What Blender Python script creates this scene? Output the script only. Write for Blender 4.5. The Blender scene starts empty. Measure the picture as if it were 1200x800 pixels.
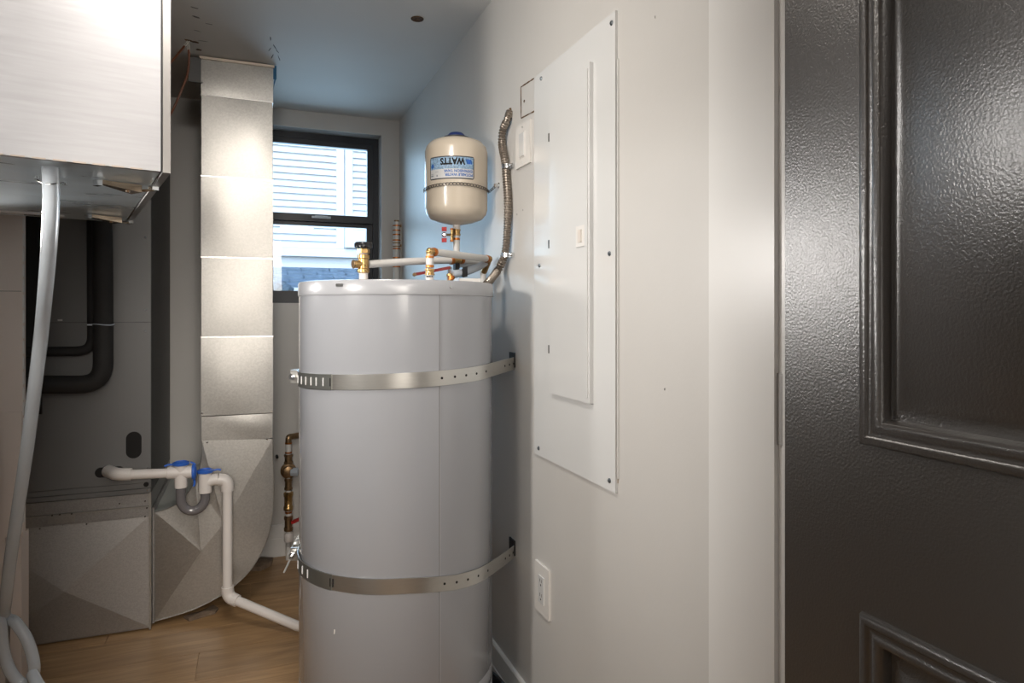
import bpy, bmesh, math, random
from mathutils import Vector, Matrix
random.seed(4)
PI = math.pi
R_ = math.radians
SC = bpy.context.scene
COL = SC.collection

# ------------------------------------------------------------------ camera
YAW = R_(21.3)
S_, C_ = math.sin(YAW), math.cos(YAW)
CZ = 1.15            # camera height above the floor
F_ = 778.0           # focal length in pixels of a 1200 px wide frame
HZ = 366.0           # height of the horizon in the frame
cam_d = bpy.data.cameras.new('camera')
cam_d.sensor_width = 36
cam_d.lens = 36 * F_ / 1200
cam_d.shift_y = -(400 - HZ) / 1200
cam_d.clip_start = 0.02
cam = bpy.data.objects.new('camera', cam_d)
COL.objects.link(cam)
cam.location = (0, 0, CZ)
cam.rotation_euler = (PI/2, 0, -YAW)
SC.camera = cam
SC.view_settings.view_transform = 'Standard'
SC.view_settings.look = 'None'
SC.view_settings.gamma = 1
SC.view_settings.use_curve_mapping = False
SC.view_settings.exposure = 0.0

# ------------------------------------------------------------------ light
W = bpy.data.worlds.new('world')
SC.world = W
W.use_nodes = True
wn = W.node_tree
for n in list(wn.nodes): wn.nodes.remove(n)
wo = wn.nodes.new('ShaderNodeOutputWorld')
wb = wn.nodes.new('ShaderNodeBackground')
ws = wn.nodes.new('ShaderNodeTexSky')
ws.sky_type = 'NISHITA'
ws.sun_disc = False
ws.sun_elevation = R_(38)
ws.sun_rotation = R_(200)
wn.links.new(ws.outputs[0], wb.inputs[0])
wb.inputs[1].default_value = 0.45
wn.links.new(wb.outputs[0], wo.inputs[0])

def light(name, kind, loc, energy, color=(1,1,1), size=0.3, size_y=None, target=None, rot=None, spread=None):
    l = bpy.data.lights.new(name, kind)
    l.energy = energy; l.color = color
    if kind == 'AREA':
        l.size = size
        if size_y: l.shape = 'RECTANGLE'; l.size_y = size_y
        if spread: l.spread = spread
    elif kind == 'POINT': l.shadow_soft_size = size
    elif kind == 'SUN': l.angle = size
    o = bpy.data.objects.new(name, l)
    COL.objects.link(o); o.location = loc
    if target is not None:
        d = Vector(target) - Vector(loc)
        o.rotation_euler = d.to_track_quat('-Z', 'Y').to_euler()
    if rot: o.rotation_euler = rot
    return o
# daylight on the neighbour's wall
light('sun', 'SUN', (0, 0, 6), 1.2, (0.80, 0.92, 1.0), R_(0.6), target=(0.7, 2.2, 3.6))
# daylight entering at the window
light('window_daylight', 'AREA', (0.33, 3.62, 1.68), 9, (0.60, 0.82, 1.0), 0.62, 0.95, target=(0.30, 2.6, 1.60))
# lamp standing inside the closet, left of the doorway
light('closet_lamp', 'AREA', (-0.97, 0.905, 1.47), 6.0, (1.0, 0.95, 0.89), 0.16, 0.16, target=(0.36, 1.50, 1.25), spread=R_(100))
# added unseen light at the far left, gives the door its glow
light('door_glow_light', 'AREA', (-0.86, 2.17, 1.37), 1.4, (1.0, 0.96, 0.92), 0.12, 0.12, target=(0.66, 0.656, 1.222), spread=R_(60))
# added unseen fill in the hall, brightens the far left corner
light('lower_left_fill', 'AREA', (-0.15, -1.0, 1.50), 4.8, (1.0, 0.92, 0.83), 0.9, 0.9, target=(-0.45, 2.7, 0.35), spread=R_(48))
# ceiling lights of the hall
light('hall_ceiling_light', 'AREA', (0.45, -0.75, 2.10), 6.5, (1.0, 0.93, 0.86), 0.35, 0.35, rot=(R_(12), 0, 0))
light('hall_ceiling_light_far', 'AREA', (-0.6, -0.9, 2.10), 10, (1.0, 0.93, 0.86), 0.5, 0.5, rot=(R_(35), 0, R_(-10)))
# added unseen fill under the closet ceiling, brightens the back wall
light('closet_fill', 'AREA', (-0.02, 1.10, 2.10), 13.5, (1.0, 0.93, 0.85), 0.22, 0.22, rot=(R_(28), 0, R_(8)))

# ------------------------------------------------------------------ points
def ray(u, v):
    k = (u - 600) / F_
    return Vector((S_ + k*C_, C_ - k*S_, -(v - HZ) / F_))
def atT(u, v, t): return Vector((0, 0, CZ)) + ray(u, v) * t
def atY(u, v, y): r = ray(u, v); return Vector((0, 0, CZ)) + r * (y / r.y)
def atX(u, v, x): r = ray(u, v); return Vector((0, 0, CZ)) + r * (x / r.x)
def atZ(u, v, z): r = ray(u, v); return Vector((0, 0, CZ)) + r * ((z - CZ) / r.z)

# ------------------------------------------------------------------ materials
MATS = {}
def mat(name, color, rough=0.5, metal=0.0, bump=0.0, bscale=60, var=0.0, vscale=8, stretch=None,
        spangle=0.0, coat=0.0, emit=None, trans=0.0, rvar=0.0, ior=None, alpha=1.0, bdist=0.002, vdetail=5):
    if name in MATS: return MATS[name]
    m = bpy.data.materials.new(name); MATS[name] = m
    m.use_nodes = True
    nt = m.node_tree; b = nt.nodes['Principled BSDF']
    b.inputs['Base Color'].default_value = (*color, 1)
    b.inputs['Roughness'].default_value = rough
    b.inputs['Metallic'].default_value = metal
    if coat: b.inputs['Coat Weight'].default_value = coat; b.inputs['Coat Roughness'].default_value = 0.08
    if trans: b.inputs['Transmission Weight'].default_value = trans
    if ior: b.inputs['IOR'].default_value = ior
    if alpha < 1: b.inputs['Alpha'].default_value = alpha
    if emit: b.inputs['Emission Color'].default_value = (*emit[0], 1); b.inputs['Emission Strength'].default_value = emit[1]
    tc = nt.nodes.new('ShaderNodeTexCoord')
    mp = nt.nodes.new('ShaderNodeMapping'); nt.links.new(tc.outputs['Object'], mp.inputs[0])
    if stretch: mp.inputs['Scale'].default_value = stretch
    if var or spangle:
        if spangle:
            t = nt.nodes.new('ShaderNodeTexVoronoi'); t.inputs['Scale'].default_value = vscale
            nt.links.new(mp.outputs[0], t.inputs['Vector'])
            src = nt.nodes.new('ShaderNodeSeparateColor'); nt.links.new(t.outputs['Color'], src.inputs[0])
            n2 = nt.nodes.new('ShaderNodeTexNoise'); n2.inputs['Scale'].default_value = 3.0; n2.inputs['Detail'].default_value = 6
            nt.links.new(mp.outputs[0], n2.inputs['Vector'])
            mx = nt.nodes.new('ShaderNodeMix'); mx.data_type = 'FLOAT'; mx.inputs[0].default_value = 0.45
            nt.links.new(src.outputs[0], mx.inputs[2]); nt.links.new(n2.outputs[0], mx.inputs[3])
            fac = mx.outputs[0]; amt = spangle
        else:
            t = nt.nodes.new('ShaderNodeTexNoise'); t.inputs['Scale'].default_value = vscale; t.inputs['Detail'].default_value = vdetail
            nt.links.new(mp.outputs[0], t.inputs['Vector']); fac = t.outputs[0]; amt = var
        cr = nt.nodes.new('ShaderNodeValToRGB'); nt.links.new(fac, cr.inputs[0])
        cr.color_ramp.elements[0].position = 0.25; cr.color_ramp.elements[1].position = 0.75
        cr.color_ramp.elements[0].color = (*[max(0, c*(1-amt)) for c in color], 1)
        cr.color_ramp.elements[1].color = (*[min(1, c*(1+amt)) for c in color], 1)
        nt.links.new(cr.outputs[0], b.inputs['Base Color'])
        if rvar:
            mr = nt.nodes.new('ShaderNodeMapRange'); nt.links.new(fac, mr.inputs[0])
            mr.inputs[1].default_value = 0.2; mr.inputs[2].default_value = 0.8
            mr.inputs[3].default_value = max(0.02, rough-rvar); mr.inputs[4].default_value = rough+rvar
            nt.links.new(mr.outputs[0], b.inputs['Roughness'])
    if bump:
        n = nt.nodes.new('ShaderNodeTexNoise'); n.inputs['Scale'].default_value = bscale; n.inputs['Detail'].default_value = 3
        nt.links.new(mp.outputs[0], n.inputs['Vector'])
        bp = nt.nodes.new('ShaderNodeBump'); bp.inputs['Strength'].default_value = bump; bp.inputs['Distance'].default_value = bdist
        nt.links.new(n.outputs[0], bp.inputs['Height']); nt.links.new(bp.outputs[0], b.inputs['Normal'])
    return m

M_wall = mat('wall_paint', (0.555, 0.542, 0.52), 0.42, bump=0.25, bscale=140, bdist=0.0006, var=0.03, vscale=3)
M_ceil = mat('ceiling_paint', (0.74, 0.72, 0.69), 0.7, bump=0.3, bscale=120, bdist=0.0008, var=0.04, vscale=2)
M_trim = mat('trim_paint', (0.68, 0.675, 0.66), 0.32)
M_heater = mat('heater_enamel', (0.32, 0.33, 0.355), 0.22, coat=0.5, bump=0.10, bscale=6, bdist=0.004, var=0.02, vscale=2)
M_heatercap = mat('heater_cap_enamel', (0.35, 0.358, 0.38), 0.28, coat=0.4)
M_seam = mat('heater_seam', (0.22, 0.22, 0.23), 0.5)
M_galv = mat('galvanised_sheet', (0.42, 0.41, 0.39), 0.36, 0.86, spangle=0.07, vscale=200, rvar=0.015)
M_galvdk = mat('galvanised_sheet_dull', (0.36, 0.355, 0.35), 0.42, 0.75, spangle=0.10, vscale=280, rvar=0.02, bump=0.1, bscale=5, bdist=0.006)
M_boxfront = mat('brushed_galvanised', (0.37, 0.37, 0.385), 0.48, 0.55, var=0.07, vscale=40, stretch=(0.25, 1, 4), rvar=0.06, bump=0.05, bscale=50)
M_boxunder = mat('smooth_galvanised', (0.62, 0.71, 0.77), 0.30, 0.4, var=0.12, vscale=6, stretch=(0.6, 2.5, 1), rvar=0.06)
M_handler = mat('handler_paint', (0.175, 0.175, 0.175), 0.46, 0.15, bump=0.1, bscale=150, bdist=0.0004, var=0.05, vscale=2)
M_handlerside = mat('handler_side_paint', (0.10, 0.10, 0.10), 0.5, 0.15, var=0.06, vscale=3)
M_black = mat('black_rubber', (0.012, 0.012, 0.013), 0.6)
M_blackfoam = mat('black_foam', (0.018, 0.017, 0.017), 0.75, bump=0.4, bscale=90, bdist=0.001, var=0.3, vscale=14)
M_blackgloss = mat('black_plastic', (0.012, 0.012, 0.014), 0.22)
M_pvc = mat('white_pvc', (0.72, 0.68, 0.65), 0.32)
M_pex = mat('white_pex', (0.66, 0.65, 0.63), 0.38, var=0.03, vscale=20)
M_pexgrey = mat('grey_pipe', (0.45, 0.50, 0.56), 0.35, 0.1, var=0.08, vscale=20)
M_trap = mat('grey_clear_bend', (0.20, 0.19, 0.20), 0.15, trans=0.25, coat=0.5)
M_blue = mat('blue_plastic', (0.03, 0.13, 0.55), 0.4)
M_bluedk = mat('dark_blue_plastic', (0.01, 0.03, 0.16), 0.45)
M_red = mat('red_vinyl', (0.42, 0.015, 0.015), 0.4)
M_reddk = mat('dark_red_vinyl', (0.20, 0.02, 0.016), 0.4)
M_brass = mat('brass', (0.50, 0.33, 0.14), 0.30, 0.95, var=0.2, vscale=60, rvar=0.08)
M_brassdk = mat('weathered_brass', (0.30, 0.20, 0.11), 0.38, 0.9, var=0.35, vscale=70)
M_copper = mat('copper_ring', (0.58, 0.21, 0.06), 0.28, 0.95)
M_cream = mat('cream_enamel', (0.64, 0.56, 0.455), 0.25, coat=0.5)
M_steel = mat('zinc_steel', (0.62, 0.61, 0.58), 0.30, 0.95, var=0.04, vscale=30, stretch=(1, 1, 10), rvar=0.02)
M_steeldk = mat('dark_steel', (0.14, 0.13, 0.12), 0.42, 0.9)
M_conduit = mat('conduit_steel', (0.33, 0.29, 0.25), 0.36, 0.9)
M_winframe = mat('black_window_frame', (0.006, 0.010, 0.018), 0.38)
M_panel = mat('white_panel_enamel', (0.66, 0.665, 0.66), 0.14, coat=0.4)
M_plate = mat('white_plate_plastic', (0.72, 0.70, 0.67), 0.25)
M_hole = mat('dark_hole', (0.006, 0.005, 0.005), 0.8)
M_scorch = mat('raw_cut_edge', (0.10, 0.055, 0.025), 0.9, var=0.7, vscale=90)
M_scuff = mat('grey_scuff', (0.17, 0.16, 0.155), 0.9, var=0.4, vscale=60)
M_vinyl = mat('clear_vinyl', (0.74, 0.80, 0.86), 0.14, coat=0.6, trans=0.35, ior=1.25)
M_vinylw = mat('milky_vinyl', (0.62, 0.63, 0.62), 0.25, coat=0.4, trans=0.3, ior=1.25)
M_wire = mat('brown_wire', (0.12, 0.035, 0.012), 0.45)
M_wirewhite = mat('pale_wire', (0.5, 0.47, 0.42), 0.5)
M_tape = mat('blue_tape', (0.02, 0.12, 0.25), 0.7)
M_sticker = mat('white_sticker', (0.72, 0.72, 0.72), 0.5)
M_stickerorange = mat('orange_print', (0.75, 0.22, 0.03), 0.5)
M_print = mat('dark_print', (0.05, 0.05, 0.055), 0.5)
M_housing = mat('white_housing_paint', (0.76, 0.69, 0.65), 0.45)
M_labelblue = mat('label_light_blue', (0.26, 0.40, 0.56), 0.35, var=0.35, vscale=260, vdetail=0)
M_labelwhite = mat('label_white', (0.60, 0.60, 0.60), 0.35)
M_labeltext = mat('label_blue_ink', (0.02, 0.12, 0.42), 0.4)
M_card = mat('torn_paper', (0.18, 0.13, 0.09), 0.9, var=0.3, vscale=40)
M_siding = mat('white_siding', (0.78, 0.82, 0.86), 0.6)
M_roofshingle = mat('slate_shingle', (0.15, 0.21, 0.27), 0.9, var=0.3, vscale=12)
M_gravel = mat('dark_gravel', (0.10, 0.14, 0.17), 0.95, var=0.6, vscale=20, bump=0.8, bscale=18, bdist=0.03)
M_goldlatch = mat('gold_zinc', (0.62, 0.50, 0.38), 0.22, 0.95, var=0.2, vscale=30)
M_chrome = mat('chrome', (0.72, 0.74, 0.76), 0.15, 1.0)
M_door = mat('charcoal_door_paint', (0.050, 0.045, 0.041), 0.31, ior=1.85, bump=0.6, bscale=320, bdist=0.0008)

def wood_mat():
    m = bpy.data.materials.new('oak_plank'); m.use_nodes = True
    nt = m.node_tree; b = nt.nodes['Principled BSDF']; L = nt.links
    tc = nt.nodes.new('ShaderNodeTexCoord'); oi = nt.nodes.new('ShaderNodeObjectInfo')
    add = nt.nodes.new('ShaderNodeVectorMath'); add.operation = 'ADD'
    mul = nt.nodes.new('ShaderNodeVectorMath'); mul.operation = 'SCALE'; mul.inputs['Scale'].default_value = 7.3
    L.new(oi.outputs['Location'], mul.inputs[0]); L.new(tc.outputs['Object'], add.inputs[0]); L.new(mul.outputs[0], add.inputs[1])
    mp = nt.nodes.new('ShaderNodeMapping'); mp.inputs['Scale'].default_value = (1.2, 9, 1); L.new(add.outputs[0], mp.inputs[0])
    n1 = nt.nodes.new('ShaderNodeTexNoise'); n1.inputs['Scale'].default_value = 2.2; n1.inputs['Detail'].default_value = 8; n1.inputs['Distortion'].default_value = 1.4
    L.new(mp.outputs[0], n1.inputs['Vector'])
    mp2 = nt.nodes.new('ShaderNodeMapping'); mp2.inputs['Scale'].default_value = (3, 90, 1); L.new(add.outputs[0], mp2.inputs[0])
    n2 = nt.nodes.new('ShaderNodeTexNoise'); n2.inputs['Scale'].default_value = 2; n2.inputs['Detail'].default_value = 4; L.new(mp2.outputs[0], n2.inputs['Vector'])
    mx = nt.nodes.new('ShaderNodeMix'); mx.data_type = 'FLOAT'; mx.inputs[0].default_value = 0.35
    L.new(n1.outputs[0], mx.inputs[2]); L.new(n2.outputs[0], mx.inputs[3])
    cr = nt.nodes.new('ShaderNodeValToRGB'); L.new(mx.outputs[0], cr.inputs[0])
    e = cr.color_ramp.elements; e[0].position = 0.3; e[0].color = (0.25, 0.14, 0.062, 1); e[1].position = 0.72; e[1].color = (0.52, 0.33, 0.165, 1)
    hv = nt.nodes.new('ShaderNodeHueSaturation'); L.new(cr.outputs[0], hv.inputs['Color'])
    mr = nt.nodes.new('ShaderNodeMapRange'); L.new(oi.outputs['Random'], mr.inputs[0]); mr.inputs[3].default_value = 0.86; mr.inputs[4].default_value = 1.12
    L.new(mr.outputs[0], hv.inputs['Value'])
    L.new(hv.outputs[0], b.inputs['Base Color']); b.inputs['Roughness'].default_value = 0.42
    bp = nt.nodes.new('ShaderNodeBump'); bp.inputs['Strength'].default_value = 0.15; bp.inputs['Distance'].default_value = 0.001
    L.new(n2.outputs[0], bp.inputs['Height']); L.new(bp.outputs[0], b.inputs['Normal'])
    return m
M_wood = wood_mat()

def glass_mat():
    m = bpy.data.materials.new('window_glass'); m.use_nodes = True
    nt = m.node_tree; L = nt.links
    for n in list(nt.nodes): nt.nodes.remove(n)
    o = nt.nodes.new('ShaderNodeOutputMaterial'); t = nt.nodes.new('ShaderNodeBsdfTransparent'); g = nt.nodes.new('ShaderNodeBsdfGlossy')
    g.inputs['Roughness'].default_value = 0.02; t.inputs[0].default_value = (0.90, 0.96, 1.0, 1)
    f = nt.nodes.new('ShaderNodeFresnel'); f.inputs[0].default_value = 1.45
    mx = nt.nodes.new('ShaderNodeMixShader'); L.new(f.outputs[0], mx.inputs[0]); L.new(t.outputs[0], mx.inputs[1]); L.new(g.outputs[0], mx.inputs[2])
    L.new(mx.outputs[0], o.inputs[0]); return m
M_glass = glass_mat()

# ------------------------------------------------------------------ mesh helpers
OFF = {}
def frame_of(o): return OFF.get(o.name, Vector((0, 0, 0)))
def B(): return bmesh.new()
def obj(name, bm, m, parent=None, smooth=None, bevel=0, seg=2, local=False):
    """link bm as ONE mesh object; coordinates are world coordinates unless local"""
    if bevel:
        bmesh.ops.bevel(bm, geom=[e for e in bm.edges if len(e.link_faces) == 2 and e.calc_face_angle(0) > 0.6],
                        offset=bevel, segments=seg, affect='EDGES', profile=0.6, clamp_overlap=True)
    bmesh.ops.recalc_face_normals(bm, faces=bm.faces)
    if parent is not None:
        off = Vector((0, 0, 0)) if local else frame_of(parent)
        fr = frame_of(parent)
    else:
        xs = [v.co for v in bm.verts]
        off = Vector(((min(c.x for c in xs)+max(c.x for c in xs))/2, (min(c.y for c in xs)+max(c.y for c in xs))/2, min(c.z for c in xs)))
        fr = off
    if off.length: bmesh.ops.translate(bm, verts=bm.verts, vec=-off)
    me = bpy.data.meshes.new(name); bm.to_mesh(me); bm.free()
    me.materials.append(m)
    if smooth is not None:
        me.polygons.foreach_set('use_smooth', [True]*len(me.polygons))
        me.set_sharp_from_angle(angle=R_(smooth))
    o = bpy.data.objects.new(name, me); COL.objects.link(o)
    if parent is not None: o.parent = parent
    else: o.location = off
    OFF[o.name] = Vector(fr)
    return o
def tag(o, label=None, cat=None, group=None, kind=None):
    if label: o['label'] = label
    if cat: o['category'] = cat
    if group: o['group'] = group
    if kind: o['kind'] = kind
    return o
def thing(name, label, cat, loc=(0, 0, 0), rz=0, group=None):
    o = bpy.data.objects.new(name, None); COL.objects.link(o)
    o.location = loc; o.rotation_euler = (0, 0, rz); o.empty_display_size = 0.05
    OFF[o.name] = Vector(loc)
    return tag(o, label, cat, group)
def box(bm, x0, x1, y0, y1, z0, z1):
    vs = [bm.verts.new(p) for p in ((x0,y0,z0),(x1,y0,z0),(x1,y1,z0),(x0,y1,z0),(x0,y0,z1),(x1,y0,z1),(x1,y1,z1),(x0,y1,z1))]
    for f in ((0,3,2,1),(4,5,6,7),(0,1,5,4),(1,2,6,5),(2,3,7,6),(3,0,4,7)): bm.faces.new([vs[i] for i in f])
    return vs
def bx(*a): bm = B(); box(bm, *a); return bm
def obox(bm, c, ax, ay, az, hx, hy, hz):
    """box at c with axes ax, ay, az and half sizes"""
    c = Vector(c); ax = Vector(ax).normalized(); ay = Vector(ay).normalized(); az = Vector(az).normalized()
    vs = [bm.verts.new(c + ax*sx*hx + ay*sy*hy + az*sz*hz) for sz in (-1, 1) for sx, sy in ((-1,-1),(1,-1),(1,1),(-1,1))]
    for f in ((0,3,2,1),(4,5,6,7),(0,1,5,4),(1,2,6,5),(2,3,7,6),(3,0,4,7)): bm.faces.new([vs[i] for i in f])
def lathe(bm, prof, c, seg=32, axis=(0, 0, 1), cap=True):
    """prof = [(radius, distance along axis)]"""
    ax = Vector(axis).normalized(); c = Vector(c)
    a = ax.orthogonal().normalized() if abs(ax.z) < 0.999 else Vector((1, 0, 0)); b = ax.cross(a)
    rings = []
    for r, h in prof:
        if r < 1e-6: rings.append([bm.verts.new(c + ax*h)])
        else: rings.append([bm.verts.new(c + ax*h + (a*math.cos(2*PI*i/seg) + b*math.sin(2*PI*i/seg))*r) for i in range(seg)])
    for p, q in zip(rings, rings[1:]):
        for i in range(seg):
            j = (i+1) % seg
            if len(p) == 1 and len(q) == 1: continue
            if len(p) == 1: bm.faces.new((p[0], q[i], q[j]))
            elif len(q) == 1: bm.faces.new((p[i], p[j], q[0]))
            else: bm.faces.new((p[i], p[j], q[j], q[i]))
    if cap:
        if len(rings[0]) > 1: bm.faces.new(rings[0][::-1])
        if len(rings[-1]) > 1: bm.faces.new(rings[-1])
def cyl(bm, c, r, h, axis=(0, 0, 1), seg=20, bev=0):
    if bev: lathe(bm, [(r-bev, 0), (r, bev), (r, h-bev), (r-bev, h)], c, seg, axis)
    else: lathe(bm, [(r, 0), (r, h)], c, seg, axis)
def rod(bm, p, q, r, seg=16, bev=0):
    p = Vector(p); q = Vector(q); cyl(bm, p, r, (q-p).length, q-p, seg, bev)
def spline(pts, n=8):
    pts = [Vector(p) for p in pts]; out = []
    P = [pts[0]*2-pts[1]] + pts + [pts[-1]*2-pts[-2]]
    for i in range(1, len(P)-2):
        p0, p1, p2, p3 = P[i-1:i+3]
        for k in range(n):
            t = k/n
            out.append(0.5*((2*p1) + (p2-p0)*t + (2*p0-5*p1+4*p2-p3)*t*t + (3*p1-p0-3*p2+p3)*t**3))
    out.append(pts[-1]); return out
def tube(bm, pts, r, seg=12, closed=False, cap=True):
    pts = [Vector(p) for p in pts]; n = len(pts)
    rf = r if callable(r) else (lambda i: r)
    rings = []; nrm = None
    for i in range(n):
        if closed: t = pts[(i+1) % n] - pts[i-1]
        else: t = pts[min(i+1, n-1)] - pts[max(i-1, 0)]
        t.normalize()
        if nrm is None: nrm = t.orthogonal().normalized()
        nrm = (nrm - t*nrm.dot(t)).normalized(); b = t.cross(nrm)
        rings.append([bm.verts.new(pts[i] + (nrm*math.cos(2*PI*k/seg) + b*math.sin(2*PI*k/seg))*rf(i)) for k in range(seg)])
    pairs = list(zip(rings, rings[1:])) + ([(rings[-1], rings[0])] if closed else [])
    for p, q in pairs:
        for k in range(seg): bm.faces.new((p[k], p[(k+1) % seg], q[(k+1) % seg], q[k]))
    if cap and not closed: bm.faces.new(rings[0][::-1]); bm.faces.new(rings[-1])
def bend(bm, pts, r, rad, seg=14):
    """straight runs with rounded corners of radius rad"""
    pts = [Vector(p) for p in pts]; out = [pts[0]]
    for i in range(1, len(pts)-1):
        a = (pts[i-1]-pts[i]).normalized(); b = (pts[i+1]-pts[i]).normalized()
        p, q = pts[i]+a*rad, pts[i]+b*rad
        for k in range(9):
            t = k/8; out.append(p*(1-t)**2 + pts[i]*2*t*(1-t) + q*t*t)
    out.append(pts[-1]); tube(bm, out, r, seg)
def prism(bm, poly, axis, d0, d1):
    """poly of 2D points extruded along axis 'x','y','z'"""
    def P(a, b, d): return {'x': (d, a, b), 'y': (a, d, b), 'z': (a, b, d)}[axis]
    lo = [bm.verts.new(P(a, b, d0)) for a, b in poly]; hi = [bm.verts.new(P(a, b, d1)) for a, b in poly]
    bm.faces.new(lo); bm.faces.new(hi[::-1]); n = len(poly)
    for i in range(n): bm.faces.new((lo[i], lo[(i+1) % n], hi[(i+1) % n], hi[i]))
def screw(bm, p, axis, r=0.004, h=0.002):
    lathe(bm, [(r, 0), (r, h*0.5), (r*0.6, h), (0, h)], p, 10, axis)

# ------------------------------------------------------------------ the room
WX = 0.687; BY = 3.326; CEIL = 2.115; LX = -1.75
FY0, FY1 = 0.700, 0.857       # the doorway wall
def struct(name, bm, m, parent=None, **k):
    o = obj(name, bm, m, parent, **k)
    if parent is None: o['kind'] = 'structure'
    return o
fl = struct('floor', bx(-2.6, 2.2, -2.6, 3.45, -0.06, -0.006), M_wood)
# oak planks, running across the closet and into the hall
rows = 0; y = -0.30
while y < BY:
    x = LX + (rows*0.47) % 1.25 - 1.25
    while x < WX:
        x0, x1 = max(x, LX), min(x + 1.25, WX)
        y1 = min(y+0.185, BY)
        if x1 - x0 > 0.03:
            bm = B(); box(bm, x0+0.0009, x1-0.0009, y+0.0009, y1-0.0009, -0.006, random.uniform(-0.0004, 0.0002))
            p = obj('plank', bm, M_wood, None, bevel=0.0012, seg=1)
            p.parent = fl; p.location = Vector(p.location) - fl.location; OFF[p.name] = Vector((0, 0, 0))
        x += 1.25
    y += 0.185; rows += 1
cl = struct('ceiling', bx(-2.6, 2.2, -2.6, 3.45, CEIL, CEIL+0.08), M_ceil)
wr = struct('wall_right', bx(WX, WX+0.12, FY1-0.01, BY+0.12, 0, CEIL), M_wall)
struct('wall_left', bx(LX-0.1, LX, FY1-0.01, BY+0.12, 0, CEIL), M_wall)
# back wall with the window opening
WL, WR_, WB, WT = 0.035, 0.597, 1.195, 2.034
bm = B()
box(bm, LX, WL, BY, BY+0.14, 0, CEIL); box(bm, WR_, WX, BY, BY+0.14, 0, CEIL)
box(bm, WL, WR_, BY, BY+0.14, 0, WB); box(bm, WL, WR_, BY, BY+0.14, WT, CEIL)
struct('wall_back', bm, M_wall)
# doorway wall
DL, DR = -0.252, 0.665
bm = B()
box(bm, LX-0.1, DL-0.02, FY0+0.01, FY1-0.01, 0, CEIL); box(bm, DR+0.03, 2.2, FY0+0.01, FY1-0.01, 0, CEIL)
box(bm, DL-0.02, DR+0.03, FY0+0.01, FY1-0.01, 2.07, CEIL)
struct('wall_front', bm, M_wall)
# hall behind the camera
struct('wall_hall_left', bx(-2.6, -2.5, -2.6, FY0+0.01, 0, CEIL), M_wall)
struct('wall_hall_right', bx(2.1, 2.2, -2.6, FY0+0.01, 0, CEIL), M_wall)
struct('wall_hall_back', bx(-2.6, 2.2, -2.7, -2.6, 0, CEIL), M_wall)
# jambs
j = struct('trim_1', bx(DR, DR+0.03, 0.717, FY1, 0, 2.05), M_trim, bevel=0.0015)
obj('hinge_rebate', bx(DR+0.007, DR+0.03, 0.703, 0.7175, 0, 2.05), M_trim, j)
bm = bx(DR+0.002, DR+0.03, 0.694, 0.7032, 0, 2.05); obj('edge_bead', bm, M_trim, j, bevel=0.002)
for zc in (1.018, 1.85, 0.22):
    hz = obj('hinge', bx(DR+0.0045, DR+0.009, 0.7045, 0.7165, zc-0.049, zc+0.049), mat('painted_hinge', (0.30, 0.29, 0.28), 0.4), j, bevel=0.001)
struct('trim_2', bx(DL-0.02, DL, 0.70, FY1, 0, 2.05), M_trim, bevel=0.0015)
struct('trim_3', bx(DL-0.02, DR+0.03, 0.70, FY1, 2.05, 2.07), M_trim)
# baseboards
def baseboard(name, axis, a0, a1, w, sgn):
    bm = B(); h = 0.148
    prof = [(0, 0), (sgn*0.014, 0), (sgn*0.014, h-0.064), (sgn*0.0115, h-0.0615), (sgn*0.0105, h-0.004), (sgn*0.0075, h), (0, h)]
    if axis == 'y':
        prism(bm, [(w+a, z) for a, z in prof], 'y', a0, a1)
    else:
        prism(bm, [(w+a, z) for a, z in prof], 'x', a0, a1)
    return struct(name, bm, M_trim)
baseboard('baseboard_right', 'y', FY1, BY, WX, -1)
baseboard('baseboard_back', 'x', -0.345, WX-0.015, BY, -1)
baseboard('baseboard_left', 'y', FY1, BY, LX, 1)

# marks on the ceiling and the wall
for (u, v, r) in ((489, 22, 0.019),):
    c = atZ(u, v, CEIL)
    bm = B(); lathe(bm, [(r*0.5, -0.0005), (r, -0.003), (r*1.1, -0.0015), (r*1.12, 0)], c, 20)
    o = obj('ceiling_hole', bm, M_scorch, cl)
def blob(name, c, w, h, ang, m, par, normal='z', th=0.0008):
    bm = B(); n = 12; pts = []
    for i in range(n):
        a = 2*PI*i/n; rr = random.uniform(0.6, 1.1)
        px, py = w*math.cos(a)*rr, h*math.sin(a)*rr
        pts.append((px*math.cos(ang)-py*math.sin(ang), px*math.sin(ang)+py*math.cos(ang)))
    if normal == 'z': prism(bm, [(c.x+a, c.y+b) for a, b in pts], 'z', c.z-th, c.z)
    else: prism(bm, [(c.y+a, c.z+b) for a, b in pts], 'x', c.x-th, c.x)
    return obj(name, bm, m, par)
for u, v, w, h, a in ((228, 9, .013, .004, .3), (230, 20, .014, .006, .5), (245, 28, .012, .002, .2), (231, 36, .013, .002, .4), (238, 48, .02, .0015, .1),
                      (317, 45, .022, .0022, 1.5), (322, 55, .03, .002, 1.3), (319, 66, .024, .0022, 1.7), (327, 68, .028, .0016, 1.4), (325, 60, .02, .0014, 1.2), (316, 58, .02, .0014, 1.8)):
    blob('scuff_mark', atZ(u, v, CEIL), w, h, a, M_scuff, cl)
for u, v, w in ((221, 47, .018), (229, 49, .014), (233, 58, .01)):
    blob('torn_plaster', atZ(u, v, CEIL), w, .007, 0.2, M_scorch, cl, th=0.002)
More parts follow.
